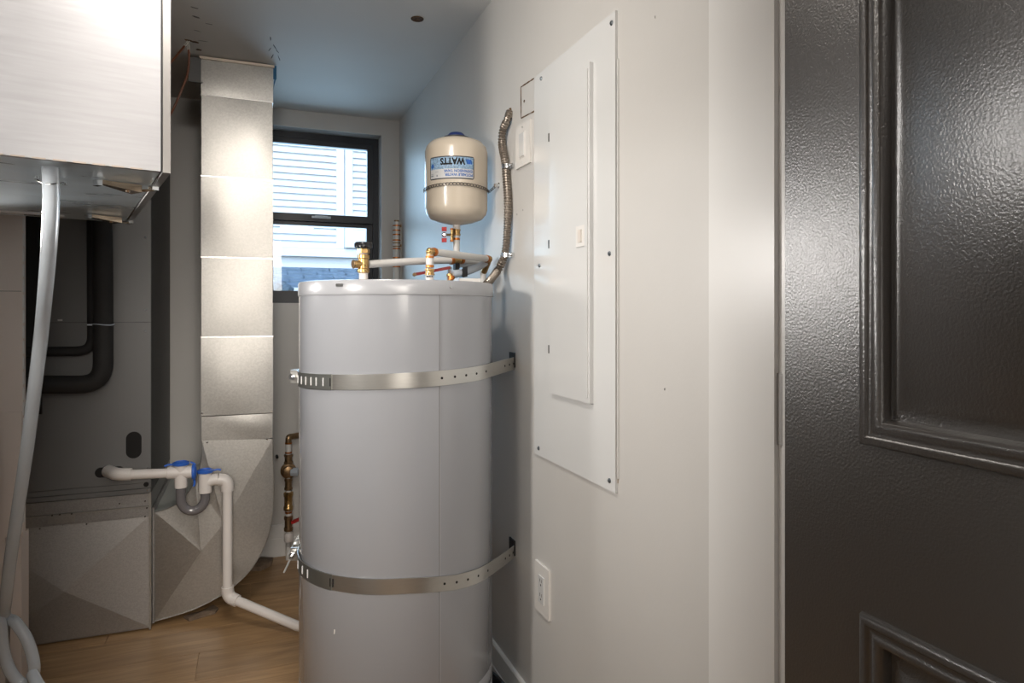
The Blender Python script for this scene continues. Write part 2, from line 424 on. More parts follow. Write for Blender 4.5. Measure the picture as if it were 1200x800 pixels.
# cut patch in the right wall beside the panel
pa = [atX(u, v, WX) for u, v in ((610.5, 102), (631, 88.5), (631.5, 127.5), (610.8, 138.5))]
def crack(par, p, q, w=0.0022, m=M_scorch):
    bm = B(); n = 9; d = (q-p)
    up = Vector((0, 0, 1)) if abs(d.y) > abs(d.z) else Vector((0, 1, 0))
    a, b = [], []
    for i in range(n+1):
        c = p + d*i/n
        ww = w*random.uniform(0.35, 1.15)
        a.append((c.y + up.y*ww, c.z + up.z*ww)); b.append((c.y - up.y*ww, c.z - up.z*ww))
    prism(bm, a + b[::-1], 'x', WX-0.0009, WX+0.001)
    return obj('cut_line', bm, m, par)
for i in (0, 2, 3): crack(wr, pa[i], pa[(i+1) % 4])
for u, v in ((614.5, 118.5), (629, 108), (633, 119)):
    blob('nail_mark', atX(u, v, WX), .004, .004, 0, M_scorch, wr, 'x', th=0.0012)
for u, v in ((606, 251), (613, 246), (768, 20), (779, 456)):
    blob('nail_mark', atX(u, v, WX), .0012, .003, 0, M_scuff, wr, 'x')

# ------------------------------------------------------------------ window
wd = thing('window_1', None, None, (0.316, 3.44, WB)); wd['kind'] = 'structure'
def rectframe(bm, x0, x1, z0, z1, y0, y1, wl, wr2, wb, wt):
    box(bm, x0, x0+wl, y0, y1, z0, z1); box(bm, x1-wr2, x1, y0, y1, z0, z1)
    box(bm, x0+wl, x1-wr2, y0, y1, z0, z0+wb); box(bm, x0+wl, x1-wr2, y0, y1, z1-wt, z1)
fy = BY+0.085
bm = B(); rectframe(bm, WL, WR_, WB, WT, fy, fy+0.055, .028, .028, .030, .030); obj('window_frame', bm, M_winframe, wd, bevel=0.002)
zmid = atY(380, 257, fy+0.02).z
bm = B(); rectframe(bm, WL+0.026, WR_-0.026, zmid-0.014, WT-0.028, fy+0.004, fy+0.030, .028, .030, .036, .030); us = obj('upper_sash', bm, M_winframe, wd, bevel=0.003)
bm = B(); rectframe(bm, WL+0.026, WR_-0.026, WB+0.028, zmid-0.004, fy+0.026, fy+0.050, .030, .030, .034, .030); ls = obj('lower_sash', bm, M_winframe, wd, bevel=0.003)
bm = bx(WL+0.053, WR_-0.055, fy+0.014, fy+0.019, zmid+0.021, WT-0.057); obj('pane', bm, M_glass, us)
bm = bx(WL+0.055, WR_-0.055, fy+0.036, fy+0.041, WB+0.061, zmid-0.033); obj('pane', bm, M_glass, ls)
bm = B(); box(bm, 0.27, 0.36, fy-0.006, fy+0.006, zmid+0.001, zmid+0.012); box(bm, 0.285, 0.345, fy-0.012, fy-0.004, zmid+0.006, zmid+0.014)
obj('sash_lock', bm, mat('grey_lock', (0.30, 0.36, 0.42), 0.3, 0.4), us, bevel=0.002)

# ------------------------------------------------------------------ outside: the neighbour's house
SY = 8.5
nh = thing('neighbouring_house', 'white clapboard house wall seen bright through the window', 'house', (0.4, SY, -0.8))
bm = bx(-1.6, 2.6, SY+0.03, SY+0.25, -0.8, 3.4); obj('wall_core', bm, M_siding, nh)
z = 0.20+CZ-0.45
cb0, cb1 = atY(394, 300, SY).x, atY(413, 300, SY).x
zlo = atY(360, 290, SY).z
z = zlo
while z < 3.3:
    for x0, x1 in ((-1.6, cb0), (cb1, 2.6)):
        bm = B(); prism(bm, [(SY-0.002, z+0.0), (SY-0.018, z), (SY-0.016, z+0.01), (SY+0.02, z+0.088), (SY+0.03, z+0.088), (SY+0.03, z)], 'x', x0, x1)
        obj('siding_board', bm, M_siding, nh)
    z += 0.082
bm = bx(cb0, (cb0+cb1)/2-0.006, SY-0.03, SY+0.03, zlo, 3.4); obj('corner_board', bm, M_siding, nh, bevel=0.003)
bm = bx((cb0+cb1)/2+0.006, cb1, SY-0.03, SY+0.03, zlo, 3.4); obj('corner_board', bm, M_siding, nh, bevel=0.003)
bm = bx(-1.6, 2.6, SY-0.05, SY+0.03, zlo-0.11, zlo-0.005); obj('skirt_board', bm, M_siding, nh, bevel=0.004)
bx0, bx1 = atY(404, 280, SY-0.06).x, atY(428, 280, SY-0.06).x
bm = bx(bx0, bx1, SY-0.09, SY-0.03, atY(404, 290, SY-.06).z, atY(404, 269, SY-.06).z); obj('vent_cover', bm, M_siding, nh, bevel=0.006)
# low shingled roof in front of the house
lr = thing('lower_roof', 'low grey-blue shingled roof below the neighbour house wall', 'roof', (0.4, 7.9, 1.3))
yA, yB = 7.2, 8.3; zA, zB = atY(380, 336, 7.2).z, atY(380, 313, 8.3).z
bm = B(); prism(bm, [(yA, zA-0.05), (yB, zB-0.05), (yB, zB-0.012), (yA, zA-0.012)], 'x', -1.4, 2.6); obj('roof_deck', bm, M_roofshingle, lr)
nr = 5
for r in range(nr):
    f0, f1 = r/nr, (r+1)/nr
    x = -1.4 + (r % 2)*0.16
    while x < 2.3:
        bm = B(); a = yA+(yB-yA)*f0; b_ = yA+(yB-yA)*f1
        za = zA+(zB-zA)*f0; zb = zA+(zB-zA)*f1
        prism(bm, [(a, za-0.012), (b_+0.02, zb-0.012), (b_+0.02, zb-0.006), (a, za+0.012)], 'x', x+0.008, x+0.312)
        obj('shingle', bm, M_roofshingle, lr)
        x += 0.32
bm = B(); box(bm, -1.5, 2.7, yA-0.10, yA, zA-0.16, zA-0.015); obj('gutter', bm, M_siding, lr, bevel=0.01)
tag(struct('ground', bx(-5, 6, 3.6, 12, -0.9, -0.75), M_gravel))
bm = B()
for i in range(60):
    c = Vector((random.uniform(-0.4, 1.6), random.uniform(6.3, 6.9), random.uniform(1.20, 1.40)))
    bmesh.ops.create_icosphere(bm, subdivisions=1, radius=random.uniform(.03, .08), matrix=Matrix.Translation(c))
box(bm, -1.2, 2.4, 6.2, 7.0, -0.75, 1.22)
tag(obj('gravel_bank', bm, M_gravel), 'dark stony bank at the bottom of the window view', 'stones', kind='stuff')

# ------------------------------------------------------------------ water heater
HC = Vector((0.3576, 1.75, 0)); HR = 0.25
hd = Vector((-HC.x, -HC.y, 0)).normalized(); hr = Vector((-hd.y, hd.x, 0)); 
if hr.x < 0: hr = -hr
def onheater(th, z, r=HR): return Vector((HC.x, HC.y, z)) + (hd*math.cos(th) + hr*math.sin(th))*r
hA = math.atan2(HC.x, HC.y)       # azimuth of the heater seen from the camera
def th_of(u):
    a = math.atan((u-600)/F_) + YAW - hA; D = HC.length
    s = D*math.sin(a)/HR
    return math.asin(max(-1, min(1, s))) - a if abs(s) < 1 else math.copysign(PI/2, s)
wh = thing('water_heater', 'tall light grey cylindrical water heater strapped to the wall', 'water heater', HC)
ZT = 1.226
bm = B(); lathe(bm, [(HR-0.012, 0.03), (HR-0.004, 0.035), (HR, 0.045), (HR, 0.188), (HR-0.0015, 0.19), (HR, 0.192), (HR, 0.232), (HR-0.0015, 0.234), (HR, 0.236), (HR, 1.194), (HR-0.003, 1.196)], HC, 96)
obj('tank_body', bm, M_heater, wh, smooth=40)
bm = B(); lathe(bm, [(HR-0.002, ZT-0.036), (HR+0.0022, ZT-0.0345), (HR+0.0025, ZT-0.032), (HR+0.0022, ZT-0.005), (HR, ZT-0.001), (HR-0.006, ZT), (0, ZT+0.001)], HC, 96)
tc_ = obj('top_cap', bm, M_heatercap, wh, smooth=35)
for u in (515,):
    th = th_of(u); bm = B()
    p = onheater(th, 0.05, HR); t_ = (hr*math.cos(th) - hd*math.sin(th)); n_ = (hd*math.cos(th)+hr*math.sin(th))
    obox(bm, Vector((p.x, p.y, 0.62)), t_, n_, (0, 0, 1), 0.0013, 0.0008, 0.572); obj('body_seam', bm, M_seam, wh)
    bm = B(); obox(bm, Vector((p.x, p.y, 0.62))+t_*0.0022, t_, n_, (0, 0, 1), 0.0005, 0.0009, 0.572); tag(obj('seam_lip', bm, M_heatercap, wh), 'pale folded lip of the body seam')
th = th_of(399); n_ = (hd*math.cos(th)+hr*math.sin(th)); t_ = (hr*math.cos(th)-hd*math.sin(th))
bm = B(); obox(bm, onheater(th, ZT-0.013, HR+0.003), t_, n_, (0, 0, 1), 0.010, 0.0012, 0.0035); obj('cap_slot', bm, M_chrome, tc_, bevel=0.001)
th = th_of(527.5); bm = B(); screw(bm, onheater(th, ZT-0.016, HR+0.002), hd*math.cos(th)+hr*math.sin(th), 0.0035, 0.003); obj('cap_screw', bm, M_chrome, tc_)
th = th_of(392); n_ = (hd*math.cos(th)+hr*math.sin(th)); t_ = (hr*math.cos(th)-hd*math.sin(th))
bm = B(); obox(bm, onheater(th, CZ-375*1.53/F_, HR+0.0002), t_, n_, (0.1, 0, 1), 0.0012, 0.0006, 0.005); tag(obj('scratch', bm, M_plate, wh), 'small white chip in the grey enamel')
# pan
bm = B(); lathe(bm, [(0.0, 0.004), (0.285, 0.004), (0.296, 0.090), (0.302, 0.098), (0.310, 0.098), (0.3125, 0.094), (0.300, 0.0), (0, 0)], HC, 72, cap=False)
tag(obj('drain_pan', bm, M_blackgloss, smooth=40), 'shallow round black drain pan under the grey water heater', 'pan')
# feet under the heater
for k in range(3):
    bm = B(); a = k*2*PI/3 + 0.5; cyl(bm, (HC.x+0.17*math.cos(a), HC.y+0.17*math.sin(a), 0.005), 0.02, 0.026)
    obj('foot', bm, M_steeldk, wh)

# ------------------------------------------------------------------ straps
def make_strap(zf, label, clampang, hole_us, slot_us):
    """zf(th) height of the band centre as a function of the angle round the heater"""
    root = thing('seismic_strap', label, 'strap', (HC.x-HR, HC.y, zf(-1.4)), 0, 'perforated steel straps round the water heater')
    rr = HR+0.0022; half = 0.0175
    anchor = Vector((WX-0.002, 1.74, 0))
    d = anchor-HC; a0 = math.acos(rr/d.length); base = math.atan2(d.y, d.x)
    tang = base - a0     # tangent angle in world, front side
    path = [anchor]
    n = 6
    T = Vector((HC.x+rr*math.cos(tang), HC.y+rr*math.sin(tang), 0))
    for i in range(1, n): path.append(anchor.lerp(T, i/n))
    N = 48
    for i in range(N+1):
        a = tang - (PI*1.02)*i/N
        path.append(Vector((HC.x+rr*math.cos(a), HC.y+rr*math.sin(a), 0)))
    anchor2 = Vector((WX-0.002, HC.y+0.235, 0))
    last = path[-1]
    # rest of the loop behind the heater, to the second anchor
    aE = math.atan2(last.y-HC.y, last.x-HC.x); aT = PI/2+0.02
    for i in range(1, 10):
        a = aE + (aT - (aE+(2*PI if aE < 0 else 0)))*i/9 + (2*PI if aE < 0 else 0)
        path.append(Vector((HC.x+rr*math.cos(a), HC.y+rr*math.sin(a), 0)))
    path.append(anchor2)
    def thv(p):
        q = p-HC; return math.atan2(q.dot(hr), q.dot(hd))
    bm = B(); prev = None
    for i, p in enumerate(path):
        t = (path[min(i+1, len(path)-1)]-path[max(i-1, 0)]).normalized(); nn = Vector((t.y, -t.x, 0))
        if nn.dot(p-HC) < 0: nn = -nn
        z = zf(thv(p))
        q = p+nn*0.0016
        cur = [bm.verts.new((p.x, p.y, z-half)), bm.verts.new((q.x, q.y, z-half)), bm.verts.new((q.x, q.y, z+half)), bm.verts.new((p.x, p.y, z+half))]
        if prev:
            for k in range(4): bm.faces.new((prev[k], prev[(k+1) % 4], cur[(k+1) % 4], cur[k]))
        else: bm.faces.new(cur)
        prev = cur
    bm.faces.new(prev[::-1])
    band = obj('band', bm, M_steel, root, smooth=30)
    def place(th, dz, r, hx, hz, name, m):
        n_ = (hd*math.cos(th)+hr*math.sin(th)); t_ = (hr*math.cos(th)-hd*math.sin(th))
        bm = B(); obox(bm, onheater(th, zf(th)+dz, r), t_, n_, (0, 0, 1), hx, 0.0009, hz); return obj(name, bm, m, band)
    # darker overlapping tail with punched slots near the tensioner
    tail = B(); prev = None
    th0, th1 = th_of(352), th_of(390)
    for i in range(13):
        th = th0+(th1-th0)*i/12; a = onheater(th, zf(th), rr+0.0016); b2 = onheater(th, zf(th), rr+0.0034)
        cur = [tail.verts.new((a.x, a.y, a.z-half*1.03)), tail.verts.new((b2.x, b2.y, a.z-half*1.03)), tail.verts.new((b2.x, b2.y, a.z+half*1.03)), tail.verts.new((a.x, a.y, a.z+half*1.03))]
        if prev:
            for k in range(4): tail.faces.new((prev[k], prev[(k+1) % 4], cur[(k+1) % 4], cur[k]))
        else: tail.faces.new(cur)
        prev = cur
    tail.faces.new(prev[::-1])
    tag(obj('band_tail', tail, mat('strap_dark_steel', (0.34, 0.35, 0.33), 0.35, 0.9), root, smooth=30), 'overlapping band end with punched slots')
    for u in slot_us: place(th_of(u), 0, rr+0.0038, 0.0012 if u < 388 else 0.0009, 0.0095, 'slot', M_sticker if u < 388 else M_hole)
    for u in hole_us:
        if u < 571:
            th = th_of(u); bm = B(); cyl(bm, onheater(th, zf(th), rr+0.0012), 0.0030, 0.0012, hd*math.cos(th)+hr*math.sin(th), 10)
        else:
            # on the straight run to the wall
            k = (u-571)/(602-571); p = T.lerp(anchor, 0.50+0.48*k); z = zf(thv(p)); t = (anchor-T).normalized(); nn = Vector((t.y, -t.x, 0))
            if nn.y > 0: nn = -nn
            bm = B(); cyl(bm, Vector((p.x, p.y, z))+nn*0.0012, 0.0030, 0.0012, nn, 10)
        obj('punched_hole', bm, M_hole, band)
    # wall bracket
    z = zf(thv(anchor))
    bm = B(); box(bm, WX-0.004, WX, 1.735, 1.775, z-0.012, z+0.03); obj('wall_bracket', bm, M_black, root, bevel=0.001)
    # tensioner bolt at the left side
    th = clampang; n_ = (hd*math.cos(th)+hr*math.sin(th)); t_ = (hr*math.cos(th)-hd*math.sin(th))
    c = onheater(th, zf(th), rr+0.013)
    bm = B(); obox(bm, c-n_*0.004, t_, n_, (0, 0, 1), 0.003, 0.010, 0.0165); obj('tension_lug', bm, M_steel, root, bevel=0.001); bm = B(); obox(bm, c-n_*0.004+t_*0.028, t_, n_, (0, 0, 1), 0.003, 0.010, 0.0165); obj('tension_lug', bm, M_steel, root, bevel=0.001)
    bm = B(); rod(bm, c-t_*0.03, c+t_*0.055, 0.0042, 10); obj('bolt', bm, M_chrome, root)
    bm = B(); lathe(bm, [(0.0085, 0), (0.0085, 0.007)], c-t_*0.013, 6, t_); obj('nut', bm, M_chrome, root); bm = B(); lathe(bm, [(0.0085, 0), (0.0085, 0.007)], c+t_*0.036, 6, t_); obj('nut', bm, M_chrome, root)
    return root, c, t_, n_
hole1 = (517, 532, 545, 557, 568, 579, 590, 600); hole2 = (520, 534, 547, 559, 570, 580, 590, 599)
make_strap(lambda th: 0.994 + 0.0075*max(-1.2, min(1.745, th)), 'upper steel strap round the water heater, level with the wall panel', th_of(350)-0.10, hole1, (352, 356, 361, 367, 373, 381, 389))
s2 = make_strap(lambda th: 0.527 - 0.015*max(0, min(1, th/0.54))**1.5 - 0.034*max(0, min(1, (th-0.54)/1.2)), 'lower steel strap round the water heater, near the outlet', th_of(350)-0.10, hole2, (352, 357, 363, 389, 392))
# loose clip hanging from the lower tensioner
root, c, t_, n_ = s2
bm = B(); obox(bm, c+Vector((-0.006, 0, 0.012))-t_*0.01, Vector((-0.5, 0, -0.85)), t_, Vector((0.85, 0, -0.5)), 0.030, 0.005, 0.0035)
obox(bm, c+Vector((-0.020, 0.0, -0.035)), Vector((-0.42, 0, -0.9)), t_, Vector((0.9, 0, -0.42)), 0.020, 0.007, 0.002)
obj('loose_strap_end', bm, mat('bright_zinc', (0.62, 0.66, 0.68), 0.3, 0.7), root, bevel=0.001)

# ------------------------------------------------------------------ fittings helpers
def ring(par, p, axis, r, h=0.008, m=None, name='crimp_ring'):
    bm = B(); ax = Vector(axis).normalized(); cyl(bm, Vector(p)-ax*h/2, r, h, ax, 20, bev=0.0008); return obj(name, bm, m or M_copper, par, smooth=40)
def fitting(par, p, q, r, m=None, name='coupling', seg=20, flange=True):
    p = Vector(p); q = Vector(q); L = (q-p).length; bm = B()
    if flange: lathe(bm, [(r*0.8, 0), (r, L*0.04), (r, L*0.22), (r*0.84, L*0.27), (r*0.84, L*0.73), (r, L*0.78), (r, L*0.96), (r*0.8, L)], p, seg, q-p)
    else: lathe(bm, [(r*0.9, 0), (r, L*0.06), (r, L*0.94), (r*0.9, L)], p, seg, q-p)
    return obj(name, bm, m or M_brass, par, smooth=40)
def pipe(par, pts, r, m=None, name='pipe', rad=None, seg=18):
    bm = B()
    if rad: bend(bm, pts, r, rad, seg)
    else: tube(bm, pts, r, seg)
    return obj(name, bm, m or M_pex, par, smooth=50)

# vacuum relief valve on the heater, left
tV = 1.72; px = lambda n, t=tV: n*t/F_
vp = lambda u, v: atT(u, v, tV)
a = vp(426, 330); zt = CZ+0.07
rv = thing('relief_valve', 'brass relief valve with a black cap on the left of the heater top', 'valve', (a.x, a.y, ZT))
V = lambda v: Vector((a.x, a.y, atT(426, v, tV).z))
pipe(rv, [Vector((a.x, a.y, ZT)), V(318)], px(5.2), M_pvc, 'nipple')
fitting(rv, V(320), V(298), px(7.0), M_brass, 'valve_body')
bm = B(); lathe(bm, [(px(5), 0), (px(7.2), 0.001), (px(7.2), px(5.0)), (px(5.4), px(6))], V(297), 6); obj('hex_nut', bm, M_brass, rv, bevel=0.0006)
bm = B(); lathe(bm, [(px(4.5), 0), (px(4.5), px(4))], V(300), 16); obj('washer', bm, M_pvc, rv)
bm = B(); lathe(bm, [(px(9.0), 0), (px(10.6), px(1)), (px(10.6), px(5)), (px(9.6), px(6.5)), (0, px(7))], V(290.5), 28); obj('valve_cap', bm, M_blackgloss, rv, smooth=35)
bdir = (atT(412, 311, tV-0.02)-V(311)).normalized()
fitting(rv, V(309.5), V(309.5)+bdir*px(12), px(4.6), M_brass, 'side_outlet', flange=False)
ring(rv, V(309.5)+bdir*px(12.5), bdir, px(5.0), 0.004, M_brassdk, 'outlet_rim')

# long pipe from that valve to the tee under the expansion tank
rp = thing('supply_pipe', 'long white pipe from the relief valve across to the copper-ringed tee', 'pipe', (a.x+.1, a.y, ZT))
p0, p1 = atT(431, 309.5, 1.735), atT(529, 305, 1.94)
pipe(rp, spline([p0, p0.lerp(p1, .5)+Vector((0, 0, .002)), p1], 6), px(4.6))
dd = (p1-p0).normalized()
ring(rp, p1, dd, 0.0125, 0.010)
tee = p1+dd*0.022
fitting(rp, p1+dd*0.006, p1+dd*0.034, 0.0105, M_brass, 'tee')
ring(rp, p1+dd*0.040, dd, 0.0120, 0.009)
q = atX(561, 307, WX-0.03)
pipe(rp, [p1+dd*0.044, q], 0.0095)
for k in range(3):
    bm = B(); c = p0.lerp(p1, .22+.018*k); obox(bm, c+Vector((-0.3, -0.95, 0.1)).normalized()*px(4.65), dd, Vector((-0.3, -0.95, 0)), (0, 0, 1), 0.0022, 0.0003, 0.0016); obj('printed_mark', bm, M_print, rp)

# front riser with elbow and the pipe to the wall
tR = 1.70
b0 = atT(503.5, 330, tR); Vr = lambda v: Vector((b0.x, b0.y, atT(503.5, v, tR).z))
pr = lambda n: n*tR/F_
hp = thing('hot_water_pipe', 'white riser and elbowed pipe with copper rings in the middle of the heater top', 'pipe', (b0.x, b0.y, ZT))
pipe(hp, [Vector((b0.x, b0.y, ZT)), Vr(321)], pr(4.8), M_pvc, 'nipple')
for k in range(5):
    bm = B(); obox(bm, Vr(324)+Vector((-.28, -.96, 0))*pr(4.7)+Vector((.96, -.28, 0))*pr(-3.2+1.6*k), (.96, -.28, 0), (-.28, -.96, 0), (0, 0, 1), 0.0010, 0.0012, 0.0022); obj('printed_mark', bm, M_print, hp)
fitting(hp, Vr(322.5), Vr(314.8), pr(6.0), M_brass, 'threaded_adapter')
ring(hp, Vr(312), (0, 0, 1), pr(5.0), 0.007)
pipe(hp, [Vr(314), Vr(299)], pr(4.4))
ring(hp, Vr(301), (0, 0, 1), pr(5.0), 0.006)
e1 = Vr(294.5); e2 = atX(573, 303.5, WX-0.032); ed = (e2-e1).normalized()
bm = B(); bend(bm, [Vr(300), e1, e1+ed*0.022], pr(4.2), 0.008); bmesh.ops.create_uvsphere(bm, u_segments=16, v_segments=10, radius=pr(4.6), matrix=Matrix.Translation(e1)); obj('elbow', bm, M_brass, hp, smooth=50)
ring(hp, e1+ed*0.020, ed, pr(5.2), 0.009)
pipe(hp, [e1+ed*0.022, e2-ed*0.012], pr(4.5))
ring(hp, e2-ed*0.014, ed, pr(5.2), 0.009)
e3 = e2+Vector((0.0, 0.045, -0.035))
bm = B(); bend(bm, [e2-ed*0.012, e2, e3], pr(4.3), 0.010); bmesh.ops.create_uvsphere(bm, u_segments=16, v_segments=10, radius=pr(4.9), matrix=Matrix.Translation(e2)); obj('elbow', bm, M_brass, hp, smooth=50)

# grey-blue sleeved pipes behind the riser
gp = thing('sleeved_pipe', 'grey-blue sleeved pipe in a black clamp, running up to the wall elbow', 'pipe', atT(545, 330, 1.9), 0, 'sleeved pipes behind the riser')
g0, g1, g2 = atT(531, 321.5, 1.86), atT(547, 318, 1.88), atX(571, 306.5, WX-0.030)
pipe(gp, spline([g0, g1, g1.lerp(g2, .5)+Vector((0, 0, -.003)), g2], 6), 0.0105, M_pexgrey)
bm = B(); obox(bm, g0.lerp(g1, .75), (g1-g0).normalized(), (0, 1, 0), (0, 0, 1), 0.008, 0.015, 0.0145); obj('pipe_clamp', bm, M_blackgloss, gp, bevel=0.003)
ring(gp, g0+(g0-g1).normalized()*0.006+Vector((0, 0, -0.008)), (0, 0, 1), 0.0100, 0.012)
gq = thing('sleeved_pipe', 'short pale pipe in a black clamp just below the brass tee', 'pipe', atT(540, 330, 1.95), 0, 'sleeved pipes behind the riser')
h0, h1 = atT(536, 311.5, 1.97), atX(562, 306.5, WX-0.025)
pipe(gq, spline([h0, h0.lerp(h1, .5)+Vector((0, 0, -.002)), h1], 5), 0.0092, M_pexgrey)
bm = B(); obox(bm, h0+Vector((-0.003, 0, 0.001)), (1, 0, 0), (0, 1, 0), (0, 0, 1), 0.0065, 0.012, 0.012); obj('pipe_clamp', bm, M_black, gq, bevel=0.003)
wp = thing('wall_riser_pipe', 'short white vertical pipe against the wall right of the sleeved pipes', 'pipe', atX(566, 336, WX-0.03))
w0 = atX(566, 314, WX-0.022); pipe(wp, [Vector((w0.x, w0.y, ZT-0.03)), w0], 0.0095)
ring(wp, w0, (0, 0, 1), 0.011, 0.006, M_pexgrey, 'collar')
bm = B(); c = atT(548, 330, 1.80); box(bm, c.x-0.030, c.x+0.030, c.y-0.02, c.y+0.03, ZT, CZ+ (366-326.5)*1.80/F_)
tag(obj('junction_box', bm, M_plate, bevel=0.002), 'small white junction box on the heater top below the black clamp', 'junction box')

# red lever ball valve
lv = thing('ball_valve', 'brass shutoff valve with a long dark red lever behind the riser', 'valve', atT(529, 330, 1.88))
l0, l1 = atT(486, 321.5, 1.83), atT(527, 313.5, 1.86)
bm = B(); d_ = (l1-l0).normalized(); obox(bm, l0.lerp(l1, .5), d_, Vector((0, 1, 0)), Vector((0, 0, 1)), (l1-l0).length/2, 0.006, 0.0042); obj('lever', bm, M_reddk, lv, bevel=0.002)
bm = B(); cyl(bm, l0-d_*0.002+Vector((0, -0.007, 0)), 0.0052, 0.010, (0, 1, 0), 14, bev=.001); tag(obj('lever_tip', bm, M_brassdk, lv), 'brown rounded lever tip')
bm = B(); rod(bm, l1, l1+Vector((0.002, 0.01, -0.022)), 0.006); obj('stem', bm, M_chrome, lv)
v0 = l1+Vector((0.004, 0.01, -0.02)); fitting(lv, v0+Vector((0, 0, 0.004)), Vector((v0.x, v0.y, ZT)), 0.011, M_brass, 'valve_body')

# ------------------------------------------------------------------ expansion tank
TC = Vector((0.5765, 1.946, 0)); TR = 0.0955; tT = 2.02
td = Vector((-TC.x, -TC.y, 0)).normalized(); tr = Vector((-td.y, td.x, 0))
if tr.x < 0: tr = -tr
zz = lambda v, t=tT: CZ + (HZ-v)*t/F_
et = thing('expansion_tank', 'cream expansion tank with an upside-down blue label, chained to the wall', 'tank', (TC.x, TC.y, zz(263)))
zt_, zb_ = zz(163), zz(263); zm = zz(221)
H = zt_-zb_
prof = [(0.010, zb_-0.002), (0.020, zb_), (0.050, zb_+0.006), (0.078, zb_+0.016), (0.091, zb_+0.030), (TR-0.0008, zb_+0.045), (TR-0.0008, zm-0.004), (TR, zm), (TR, zm+0.004), (TR, zt_-0.042), (0.0905, zt_-0.026), (0.079, zt_-0.013), (0.060, zt_-0.005), (0.03, zt_-0.001), (0, zt_)]
bm = B(); lathe(bm, prof, (TC.x, TC.y, 0), 64, cap=False); obj('tank_shell', bm, M_cream, et, smooth=40)
bm = B(); lathe(bm, [(0.012, 0), (0.012, -0.014), (0.010, -0.020)], (TC.x, TC.y, zb_+0.003), 20); obj('nozzle', bm, M_pvc, et, smooth=40)
bm = B(); lathe(bm, [(0.040, 0), (0.040, 0.003), (0.030, 0.004)], (TC.x, TC.y, zt_+0.0015), 32); lathe(bm, [(0.03, -0.004), (0.03, 0)], (TC.x, TC.y, zt_+0.0015), 24); obj('top_flange', bm, M_print, et)
bm = B(); lathe(bm, [(0.028, 0), (0.027, 0.010), (0.020, 0.017), (0, 0.020)], (TC.x, TC.y, zt_+0.001), 28); obj('valve_cap', bm, M_bluedk, et, smooth=40)
def tk(aa, b, r): # aa = arc length to the right in view from the tank's near line, b = height
    th = aa/TR
    return Vector((TC.x, TC.y, b)) + (td*math.cos(th)+tr*math.sin(th))*r
aL, aR = R_(-53)*TR, R_(33)*TR
zL1, zL0 = zz(182.5, 1.93), zz(209.5, 1.93)
def patch(a0, a1, b0, b1, r, th=0.0003, n=24, rc=0):
    bm = B(); cols = []
    for i in range(n+1):
        a = a0+(a1-a0)*i/n; inset = 0
        dd_ = min(a-a0, a1-a)
        if rc and dd_ < rc: inset = rc-math.sqrt(max(0, rc*rc-(rc-dd_)**2))
        cols.append([bm.verts.new(tk(a, b0+inset, r)), bm.verts.new(tk(a, b1-inset, r)), bm.verts.new(tk(a, b1-inset, r+th)), bm.verts.new(tk(a, b0+inset, r+th))])
    for p, q in zip(cols, cols[1:]):
        for k in range(4): bm.faces.new((p[k], p[(k+1) % 4], q[(k+1) % 4], q[k]))
    bm.faces.new(cols[0]); bm.faces.new(cols[-1][::-1]); return bm
lab = obj('label_plate', patch(aL, aR, zL0, zL1, TR+0.0002, n=60, rc=0.006), M_print, et)
tag(lab, 'dark-bordered blue and white sticker printed upside down')
LW, LH = aR-aL, zL1-zL0
def LA(f): return aL+LW*f
def LB(f): return zL1-LH*f          # f measured downward in the picture
obj('blue_field', patch(LA(.025), LA(.975), LB(.56), LB(.05), TR+0.0006), M_labelblue, lab)
obj('white_field', patch(LA(.025), LA(.975), LB(.95), LB(.56), TR+0.0006), M_labelwhite, lab)
def text(s, fa, fb, h, width, m, name, bold=0.0):
    """upside-down text; fa, fb = place of its centre on the label"""
    cu = bpy.data.curves.new('t', 'FONT'); cu.body = s; cu.size = 1; cu.offset = bold; cu.resolution_u = 3
    to = bpy.data.objects.new('t', cu); COL.objects.link(to)
    bpy.context.view_layer.update()
    me = to.evaluated_get(bpy.context.evaluated_depsgraph_get()).to_mesh()
    bm = B(); bm.from_mesh(me); to.to_mesh_clear(); bpy.data.objects.remove(to); bpy.data.curves.remove(cu)
    xs = [v.co.x for v in bm.verts]; ys = [v.co.y for v in bm.verts]
    x0, x1, y0, y1 = min(xs), max(xs), min(ys), max(ys)
    ca, cb = LA(fa), LB(fb)
    bmesh.ops.subdivide_edges(bm, edges=[e for e in bm.edges if e.calc_length() > 0.15], cuts=2)
    for v in bm.verts:
        x = ((v.co.x-x0)/(x1-x0)-.5)*width; yv = ((v.co.y-y0)/(y1-y0)-.5)*h
        v.co = tk(ca-x, cb-yv, TR+0.0012)
    return obj(name, bm, m, lab)
text('WATTS', .54, .235, LH*.31, LW*.52, M_hole, 'lettering', .05)
for k in range(3):
    bm = B(); f0 = .80+.045*k
    pts = [(f0, .14), (f0+.04, .14), (f0+.075, .34), (f0+.035, .34)]
    pts = [(min(.955, f), g) for f, g in pts]
    lo = [bm.verts.new(tk(LA(f), LB(g), TR+0.0009)) for f, g in pts]; hi = [bm.verts.new(tk(LA(f), LB(g), TR+0.0013)) for f, g in pts]
    bm.faces.new(lo); bm.faces.new(hi[::-1])
    for i in range(4): bm.faces.new((lo[i], lo[(i+1) % 4], hi[(i+1) % 4], hi[i]))
    obj('logo_stripe', bm, M_labeltext if k != 1 else M_blue, lab)
text('POTABLE WATER', .67, .82, LH*.125, LW*.58, M_labeltext, 'lettering', .035)
text('EXPANSION TANK', .655, .655, LH*.125, LW*.60, M_labeltext, 'lettering', .035)
bm = B(); lo = []
